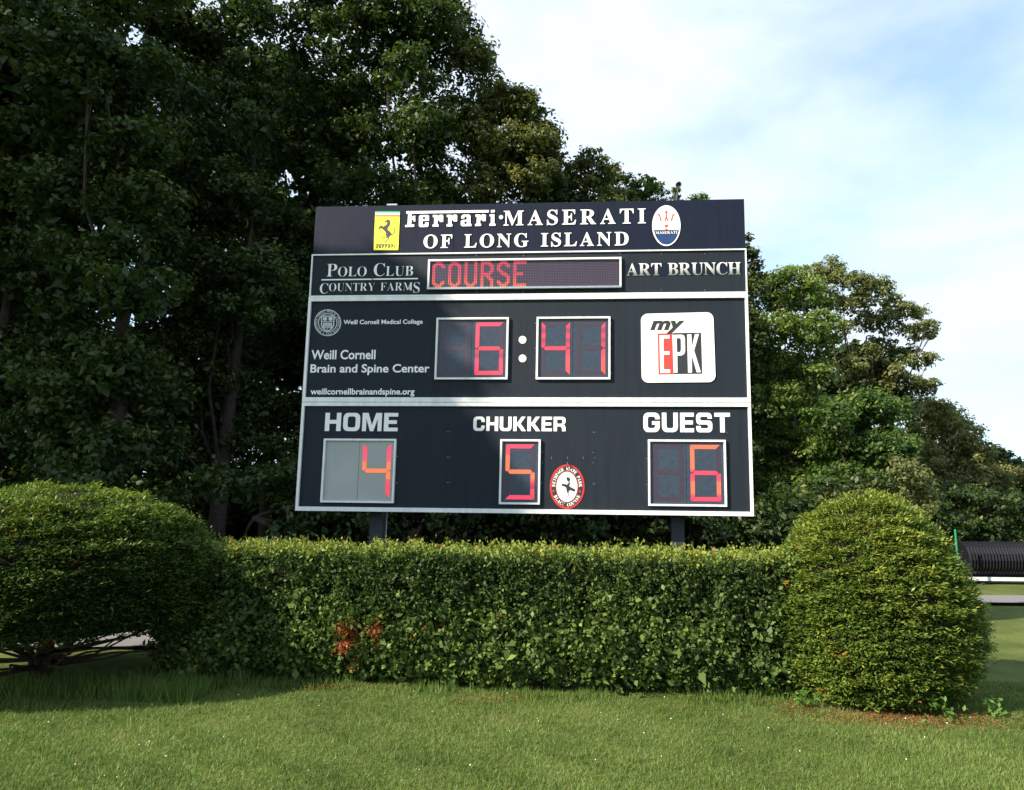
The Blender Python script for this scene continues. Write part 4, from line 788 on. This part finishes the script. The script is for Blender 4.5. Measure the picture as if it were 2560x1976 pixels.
# ---- trees --------------------------------------------------------------
OAK = leaf_material('oak leaves', [(0, (0.010, 0.022, 0.006)), (0.5, (0.036, 0.066, 0.016)), (0.8, (0.080, 0.098, 0.026)), (1.0, (0.17, 0.165, 0.055))], 0.30, 0.45)
MAPLE = leaf_material('maple leaves', [(0, (0.014, 0.034, 0.008)), (0.5, (0.055, 0.105, 0.022)), (0.8, (0.14, 0.20, 0.042)), (1.0, (0.20, 0.24, 0.06))], 0.35, 0.45)
FAR = leaf_material('far olive leaves', [(0, (0.045, 0.062, 0.022)), (0.5, (0.115, 0.135, 0.046)), (1.0, (0.21, 0.21, 0.08))], 0.3, 0.6)
TREE_NO = 0
def tree(name, label, cat, base, lobes, mat, leaf=0.12, dens=1000, tone0=0.45, clump=0.34, trunk_r=0.22, group='trees of the wood behind the scoreboard', split=0.35, lw=0.55, branch=True, squash=0.8, seed=0, top=0.10, limb=.5, th=.75, inner=260):
    """lobes: world centre + radius; each lobe is a cloud of small leafy clumps borne by its own limb"""
    global R, TREE_NO
    TREE_NO += 1; R = np.random.default_rng(500 + TREE_NO)
    root = empty(name, (base[0], base[1], 0), label=label, cat=cat, group=group)
    Lb = np.array([(l[0], l[1], l[2], l[3]) for l in lobes]); o = np.array([base[0], base[1], 0.0])
    PP, NN, TT, BIG = [], [], [], []; br = MB(); topz = Lb[:, 2].max()
    for (x, y, z, r_) in Lb:
        c = np.array([x, y, z]) - o
        nc = max(5, int(10 * (r_ / clump) ** 1.7 * 0.55)); d = rnd(nc); d[:, 2] = np.where(d[:, 2] < -0.35, -d[:, 2] * 0.6, d[:, 2]); d = unit(d)
        cc = c + d * (r_ * R.uniform(.55, 1.05, (nc, 1))) * np.array([1, 1, squash])
        nl = int(dens * 1.45 * r_ * r_); idx = R.integers(0, nc, nl); cr = clump * R.uniform(.55, 1.15, nc)
        off = rnd(nl) * (R.uniform(size=(nl, 1)) ** 0.5) * cr[idx][:, None]; off[:, 2] *= 0.62
        P = cc[idx] + off; PP.append(P)
        NN.append(unit(unit(off) * 0.45 + d[idx] * 0.3 + rnd(nl) * 0.7 + np.array([0, 0, 0.45])))
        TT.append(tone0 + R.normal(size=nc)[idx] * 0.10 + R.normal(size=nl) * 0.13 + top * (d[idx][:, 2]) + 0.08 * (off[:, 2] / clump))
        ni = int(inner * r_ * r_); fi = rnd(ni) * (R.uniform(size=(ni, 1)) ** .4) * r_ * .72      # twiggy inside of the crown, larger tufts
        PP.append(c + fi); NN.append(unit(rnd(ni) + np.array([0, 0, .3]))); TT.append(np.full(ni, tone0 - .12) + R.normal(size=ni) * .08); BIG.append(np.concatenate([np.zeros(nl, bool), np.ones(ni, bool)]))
        if branch and R.uniform() < limb:
            h0 = min(max(z * R.uniform(.25, .5), 1.5), topz * .7); s0 = Vector((R.uniform(-.1, .1), R.uniform(-.1, .1), h0)); e = Vector(c)
            mid = s0.lerp(e, .5) + Vector((R.uniform(-.3, .3), R.uniform(-.3, .3), -0.12 * (e - s0).length + .2))
            rb_ = 0.018 + 0.02 * r_; br.tube([s0, s0.lerp(mid, .5) + Vector((0, 0, .1)), mid, mid.lerp(e, .55), e], [rb_ * 1.3, rb_ * 1.1, rb_, rb_ * .7, rb_ * .4], 5, False)
            for k in range(min(nc, 4)):
                q_ = Vector(cc[k]); s1 = mid.lerp(e, R.uniform(.4, .95)); m1 = s1.lerp(q_, .5) + Vector(rnd(1)[0] * .15)
                br.tube([s1, m1, q_], [rb_ * .4, rb_ * .25, 0.006], 4, False)
    P = np.concatenate(PP); Nn = np.concatenate(NN); T = np.concatenate(TT); A = unit(np.cross(Nn, rnd(len(P))))
    A[:, 2] -= 0.25; ls = leaf * R.uniform(.65, 1.3, len(P)) * np.where(np.concatenate(BIG), 1.7, 1.0)
    link('crown', quads('crown', leaves(P, A, Nn, ls, ls * lw), mat, np.clip(T, 0, 1)), root)
    tr = MB(); jx = R.uniform(-.25, .25, 5); tz = topz * th
    tr.tube([(0, 0, -0.05), (jx[0] * .15, jx[1] * .15, .3), (jx[1] * .5, jx[2] * .4, tz * .35), (jx[2] * .9, jx[0] * .6, tz * .7), (jx[3] * 1.2, jx[1], tz)], [trunk_r * 1.45, trunk_r, trunk_r * .8, trunk_r * .5, trunk_r * .15], 9, False)
    tr.build('trunk', M['bark'], root, smooth=True)
    if branch: br.build('branches', M['bark'], root)
    return root
def lob(X, Y, d, r_): return (*at(X, Y, d), r_)

R = np.random.default_rng(21)
# the tall wood on the left: lobes fill everything below its skyline
sky_x = [-400, 760, 900, 985, 1035, 1090, 1125, 1165, 1200]; sky_y = [-420, -330, -130, 20, 135, 185, 205, 285, 400]
names = [(-330, 15.0, 'first, mostly hidden dark oak at the far left edge of the wood'), (-60, 14.0, 'dark oak left of the left bush, thick crown down to shrub height'),
         (215, 13.2, 'nearest dark oak reaching over the left bush, lit leaf tips at upper left'), (455, 16.5, 'dark oak with a visible trunk right of the left bush'),
         (680, 18.5, 'tall dark oak rising straight behind the left edge of the scoreboard'), (880, 17.5, 'tall oak rising behind the yellow emblem plate of the scoreboard'),
         (1085, 19.5, 'tall oak with the highest sunlit right shoulder above the scoreboard')]
buckets = [[] for _ in names]
for X in np.arange(-420, 1200, 76):
    for Y in np.arange(-90, 1010, 80):
        x = X + R.uniform(-38, 38); y = Y + R.uniform(-38, 38) + (46 if int((X + 420) / 76) % 2 else 0)
        i = int(np.argmin([abs(x - q_[0]) for q_ in names])); d = names[i][1] + R.uniform(-1.1, 1.1) + max(0, (600 - y) / 600) * 0.6
        r_ = R.uniform(.72, 1.05) * d / 17
        ytop = np.interp(x, sky_x, sky_y)
        if y < ytop + r_ * 1535 / d * 0.95: continue
        if math.hypot((x - 960) / 52, (y - 345) / 50) < 1 or math.hypot((x - 1010) / 36, (y - 410) / 30) < 1: continue      # window of sky between the limbs
        if 690 < x < 1620 and y > 480 and y < 1000 and R.uniform() < .4: continue
        buckets[i].append(lob(x, y, d, r_))
for (X, d, lab), bl, tr_ in zip(names, buckets, [.2, .22, .24, .2, .22, .24, .2]):
    b = at(X, 1200, d)
    tree('oak_tree', lab, 'tree', b, bl, OAK, leaf=0.125, dens=1050 if X < 800 else 900, tone0=.46, trunk_r=tr_, clump=.36, limb=.16, th=.5)
# edge sprays that make the skyline of the right shoulder
edge = [(1045,185,.55),(1085,215,.6),(1110,225,.55),(1130,250,.6),(1150,290,.6),(1165,330,.55),(1120,310,.8),(1180,370,.6),(1060,250,.8),(1085,330,.9),(1130,395,.8),(1010,130,.7),(985,80,.6),(960,40,.7),(1028,395,.6),(1045,440,.7),(900,300,.5),(1015,300,.55),(925,430,.6),(975,270,.45)]
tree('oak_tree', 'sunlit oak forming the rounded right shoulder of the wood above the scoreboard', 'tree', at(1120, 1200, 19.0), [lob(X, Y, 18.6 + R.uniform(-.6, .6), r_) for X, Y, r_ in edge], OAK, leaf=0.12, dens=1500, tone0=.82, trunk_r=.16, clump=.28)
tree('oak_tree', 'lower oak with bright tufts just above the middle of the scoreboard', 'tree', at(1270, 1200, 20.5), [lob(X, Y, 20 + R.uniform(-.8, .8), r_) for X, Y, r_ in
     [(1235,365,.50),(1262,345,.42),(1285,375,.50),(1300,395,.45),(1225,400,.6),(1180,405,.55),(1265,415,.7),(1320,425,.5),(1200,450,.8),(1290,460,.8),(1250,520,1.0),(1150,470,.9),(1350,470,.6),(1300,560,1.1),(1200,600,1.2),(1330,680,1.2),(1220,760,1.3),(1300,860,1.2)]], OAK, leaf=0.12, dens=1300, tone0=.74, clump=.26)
tree('oak_tree', 'small airy tree peeping over the scoreboard top left of the horn', 'tree', at(1385, 1200, 21.5), [lob(X, Y, 21 + R.uniform(-.4, .4), r_) for X, Y, r_ in
     [(1335,382,.24),(1352,398,.30),(1378,388,.26),(1385,408,.34),(1400,402,.22),(1412,412,.16),(1362,425,.36),(1340,430,.4),(1395,440,.4),(1370,480,.6),(1400,560,.9),(1360,640,1.0),(1420,720,1.0),(1380,820,1.1)]], MAPLE, leaf=0.12, dens=1500, tone0=.50, clump=.18)
tree('bushy_tree', 'blurred grey green tree top directly behind the horn', 'tree', at(1443, 1200, 34), [lob(X, Y, 34, r_) for X, Y, r_ in [(1443,408,.26),(1440,422,.26),(1448,440,.4),(1445,500,1.0),(1440,600,1.2),(1450,720,1.3),(1440,850,1.3)]], FAR, leaf=0.10, dens=2600, tone0=.25, clump=.16)
tree('bushy_tree', 'small round tree top peeping over the scoreboard right of the horn', 'tree', at(1492, 1200, 24), [lob(X, Y, 24, r_) for X, Y, r_ in [(1480,425,.18),(1495,422,.2),(1508,428,.15),(1492,445,.4),(1500,500,.8),(1520,590,1.1),(1560,680,1.2),(1530,800,1.2),(1500,900,1.2)]], MAPLE, leaf=0.11, dens=2200, tone0=.55, clump=.18)
tree('bushy_tree', 'narrow tree showing beside the upper right corner of the scoreboard', 'tree', at(1580, 1200, 22), [lob(X, Y, 22 + R.uniform(-.4, .4), r_) for X, Y, r_ in
     [(1596,512,.18),(1592,545,.4),(1606,545,.26),(1612,570,.22),(1585,600,.7),(1605,620,.5),(1580,700,.9),(1610,740,.8),(1585,820,.9),(1600,900,.9),(1570,980,.9)]], OAK, leaf=0.12, dens=1400, tone0=.5, clump=.25)
G = 'trees right of the scoreboard'
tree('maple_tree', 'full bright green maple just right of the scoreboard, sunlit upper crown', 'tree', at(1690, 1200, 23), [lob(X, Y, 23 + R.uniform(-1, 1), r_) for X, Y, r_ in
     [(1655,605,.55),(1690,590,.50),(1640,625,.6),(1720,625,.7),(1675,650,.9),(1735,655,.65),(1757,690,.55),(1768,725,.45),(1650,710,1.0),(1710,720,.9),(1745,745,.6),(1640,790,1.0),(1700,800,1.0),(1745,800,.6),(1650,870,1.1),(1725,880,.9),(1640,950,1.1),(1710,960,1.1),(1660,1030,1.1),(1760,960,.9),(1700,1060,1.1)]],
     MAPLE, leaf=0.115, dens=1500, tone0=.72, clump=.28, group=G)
tree('airy_tree', 'tallest airy tree on the right, sky showing through its open crown', 'tree', at(1860, 1200, 29), [lob(X, Y, 29 + R.uniform(-1.2, 1.2), r_) for X, Y, r_ in
     [(1735,590,.6),(1770,580,.7),(1795,600,.6),(1750,620,.7),(1835,610,.7),(1870,625,.8),(1820,650,.7),(1905,650,.6),(1935,665,.5),(1895,690,.8),(1960,670,.42),(1975,700,.5),(1985,715,.35),(1945,715,.55),(1850,690,.7),(1960,775,.5),(1985,765,.35),(1930,760,.6),(1880,745,.7),(1975,830,.55),(1940,820,.6),(1900,800,.7),(1850,760,.6),(1860,830,.8),(1820,790,.6),(1990,820,.3),(1800,700,.5),(1830,860,.8),(1910,860,.8),(1790,650,.6)]],
     FAR, leaf=0.125, dens=1250, tone0=.55, clump=.26, trunk_r=.2, group=G)
tree('dense_tree', 'dark dense tree standing in front of and below the tall airy one', 'tree', at(1850, 1200, 21), [lob(X, Y, 21 + R.uniform(-.9, .9), r_) for X, Y, r_ in
     [(1800,875,.6),(1840,865,.6),(1870,868,.6),(1905,870,.5),(1830,890,.8),(1890,910,.8),(1770,900,.9),(1800,960,1.0),(1860,970,1.0),(1910,960,.7),(1780,1030,1.0),(1840,1050,1.0),(1900,1030,.8),(1730,1100,1.0),(1800,1110,.9)]],
     MAPLE, leaf=0.12, dens=1150, tone0=.44, clump=.30, group=G)
tree('small_tree', 'paler leaved small tree hanging just above the right bush', 'tree', at(1930, 1210, 17), [lob(X, Y, 17 + R.uniform(-.6, .6), r_) for X, Y, r_ in
     [(1920,1000,.4),(1945,1020,.4),(1960,1050,.45),(1925,1060,.5),(1890,1080,.5),(1950,1095,.5),(1975,1085,.35),(1860,1055,.4),(1900,1120,.5),(1960,1140,.45)]],
     FAR, leaf=0.11, dens=1300, tone0=.45, clump=.22, trunk_r=.08, group=G)
tree('rounded_tree', 'large rounded olive green tree at the far right', 'tree', at(2040, 1200, 34), [lob(X, Y, 34 + R.uniform(-1.5, 1.5), r_) for X, Y, r_ in
     [(1960,880,1.0),(1995,880,.9),(2025,900,.9),(2050,930,1.0),(1975,930,1.4),(2080,975,1.1),(2030,980,1.5),(2110,1030,1.3),(1980,1010,1.6),(2060,1050,1.7),(2140,1090,1.3),(2000,1090,1.7),(2090,1120,1.6),(1960,1110,1.4),(2040,1150,1.5)]],
     FAR, leaf=0.15, dens=950, tone0=.70, clump=.42, trunk_r=.3, group=G)
tree('rounded_tree', 'far low tree at the right edge of the view', 'tree', at(2200, 1200, 38), [lob(X, Y, 38 + R.uniform(-1.5, 1.5), r_) for X, Y, r_ in
     [(2160,1070,1.5),(2200,1060,1.7),(2240,1080,1.7),(2180,1130,1.8),(2240,1140,1.8),(2130,1150,1.6),(2290,1100,1.8),(2300,1150,1.8)]], FAR, leaf=0.2, dens=520, tone0=.4, clump=.45, group=G)

# understorey shrubs at the foot of the wood
ui = 0
ul = ['left of the left bush', 'behind the left bush', 'right of the visible trunk', 'under the left corner of the scoreboard', 'left of the left post', 'right of the left post', 'below the middle of the scoreboard',
      'left of the right post', 'right of the right post', 'below the right corner of the scoreboard', 'left behind the right bush', 'behind the top of the right bush', 'right behind the right bush', 'beside the black pipe', 'at the far right edge of the wood', 'at the far left end of the wood']
for X in [-330, -120, 120, 330, 540, 690, 880, 1040, 1190, 1350, 1520, 1680, 1850, 1990, 2110, 2230]:
    d = 13.0 + R.uniform(-.5, .8) + (0 if X < 1600 else (X - 1600) / 600 * 9); b = at(X, 1200, d); lo = []
    for k in range(9):
        r_ = R.uniform(.5, .8); lo.append((b[0] + R.uniform(-1.0, 1.0), b[1] + R.uniform(-.3, .6), R.uniform(.35, 2.1 if 1000 > X or X > 1600 else 1.9), r_))
    tree('shrub', 'dark woodland shrub ' + ul[(ui + 15) % 16 if X < -200 else ui - 1], 'shrub', b, lo, OAK, leaf=.11, dens=1000, tone0=.40, clump=.26, trunk_r=.04, group='shrubs along the foot of the wood'); ui += 1

# second row of the wood, closing the view between the front trunks
for i, (X, d, top_) in enumerate([(-380, 25, -100), (-60, 26, 60), (260, 27, 60), (560, 26, 160), (850, 27, 440), (1150, 26, 560), (1450, 27, 640), (1700, 30, 760), (1950, 36, 1000), (2150, 44, 1080)]):
    lo = []
    for k in range(46):
        x = X + R.uniform(-190, 190); y = R.uniform(top_, 1185); lo.append(lob(x, y, d + R.uniform(-1, 1), R.uniform(1.1, 1.7)))
    tree('background_tree', ['dim tree deep in the wood, outermost on the left', 'dim tree deep in the wood behind the left bush', 'dim tree deep in the wood behind the nearest oak', 'dim tree deep in the wood behind the visible trunk', 'dim tree deep in the wood behind the scoreboard corner', 'dim tree deep in the wood behind the emblem plate', 'dim tree deep in the wood behind the clock', 'dim tree deep in the wood behind the maple', 'dim tree deep in the wood behind the rounded olive tree', 'dim tree deep in the wood beyond the black pipe'][i],
         'tree', at(X, 1200, d), lo, OAK, inner=70, leaf=.36, dens=190, tone0=.35, clump=.5, group='second row of the wood', branch=False)

# the wood goes on to the left of the view; its crowns keep the sun off the left part
def shade(q_, p_, z0, rad, lab, n=8, fine=False):
    c = np.array([-sin(SUN_AZ), -cos(SUN_AZ), 0]) * q_ + np.array([-cos(SUN_AZ), sin(SUN_AZ), 0]) * p_
    global R
    R = np.random.default_rng(int(q_ * 10 + p_))
    side = np.array([-cos(SUN_AZ), sin(SUN_AZ)]); lo = [(c[0], c[1], z0, rad)]
    for _ in range(n):
        a = R.uniform(.2, 1.3) * rad if fine else R.uniform(-.5, .7) * rad; b = R.uniform(-.6, .6) * rad
        lo.append((c[0] + side[0] * a - side[1] * b, c[1] + side[1] * a + side[0] * b, z0 + (R.uniform(-.6, .30) if fine else R.uniform(-.5, .6)) * rad, rad * .62))
    tree('oak_tree', lab, 'tree', c, lo, OAK, inner=60, leaf=.44, dens=560 if fine else 150, tone0=.4, clump=.42 if fine else .6, trunk_r=.35, group='oaks left of the view that shade the wood', branch=False, squash=1.0)
shade(12, 10.6, 11.9, 2.75, 'tall oak out to the left whose crown shades the left part of the scoreboard', 10, True)
shade(12.5, 17.0, 13.0, 4.6, 'second tall oak out to the left, beyond the one shading the scoreboard', 14)
shade(12.5, 23.5, 13, 4.8, 'third tall oak out to the left along the wood', 14)
shade(17, 19.5, 19, 5.0, 'tallest oak standing behind the second and third ones', 14)
shade(18, 14.5, 20, 3.4, 'slender high crowned oak behind the second one', 10)
shade(5.5, 20.5, 7, 3.8, 'lower broad oak just outside the view at the left end of the wood', 12)

# ---- pipe, stake and rail at the right ----------------------------------
pr = at(2046, 1180, 16.6); d_ = 16.6
pipe = MB(); nseg = 46; V = []; nn = 16; cx, cy, cz = pr[0] + 0.08, 16.7, 0.54
for i in range(nseg * 2 + 1):
    r_ = 0.37 + (0.03 if i % 2 else -0.02)
    for k in range(nn):
        t = 2 * pi * k / nn; V.append((cx + i * 0.035, cy + r_ * cos(t), cz + r_ * sin(t)))
pipe.add(V, [(i * nn + k, i * nn + (k + 1) % nn, (i + 1) * nn + (k + 1) % nn, (i + 1) * nn + k) for i in range(nseg * 2) for k in range(nn)] + [tuple(range(nn))])
pipe.build('corrugated_pipe', material('black ribbed plastic', (0.010, 0.010, 0.016), 0.25, 0.6), label='big black corrugated pipe lying on a white rail beyond the right bush', cat='pipe')
rl = empty('low_rail', (cx, cy, 0), label='low white rail on short feet carrying the black pipe', cat='rail')
MB().box(-.1, 3.4, -.22, .22, .08, .16).build('beam', M['trim'], rl)
for x in (0.3, 1.5, 2.8): MB().box(x, x + .1, -.18, .18, 0, .08).build('foot', M['post'], rl)
gs = at(2043, 1190, 15.9); stk = MB(); stk.tube([(gs[0], 15.9, 0), (gs[0] - 0.02, 15.9, 1.22)], 0.022, 8)
stk.build('green_stake', material('green painted steel', (0.01, 0.22, 0.10), 0.4), label='thin green stake standing beside the black pipe', cat='stake')
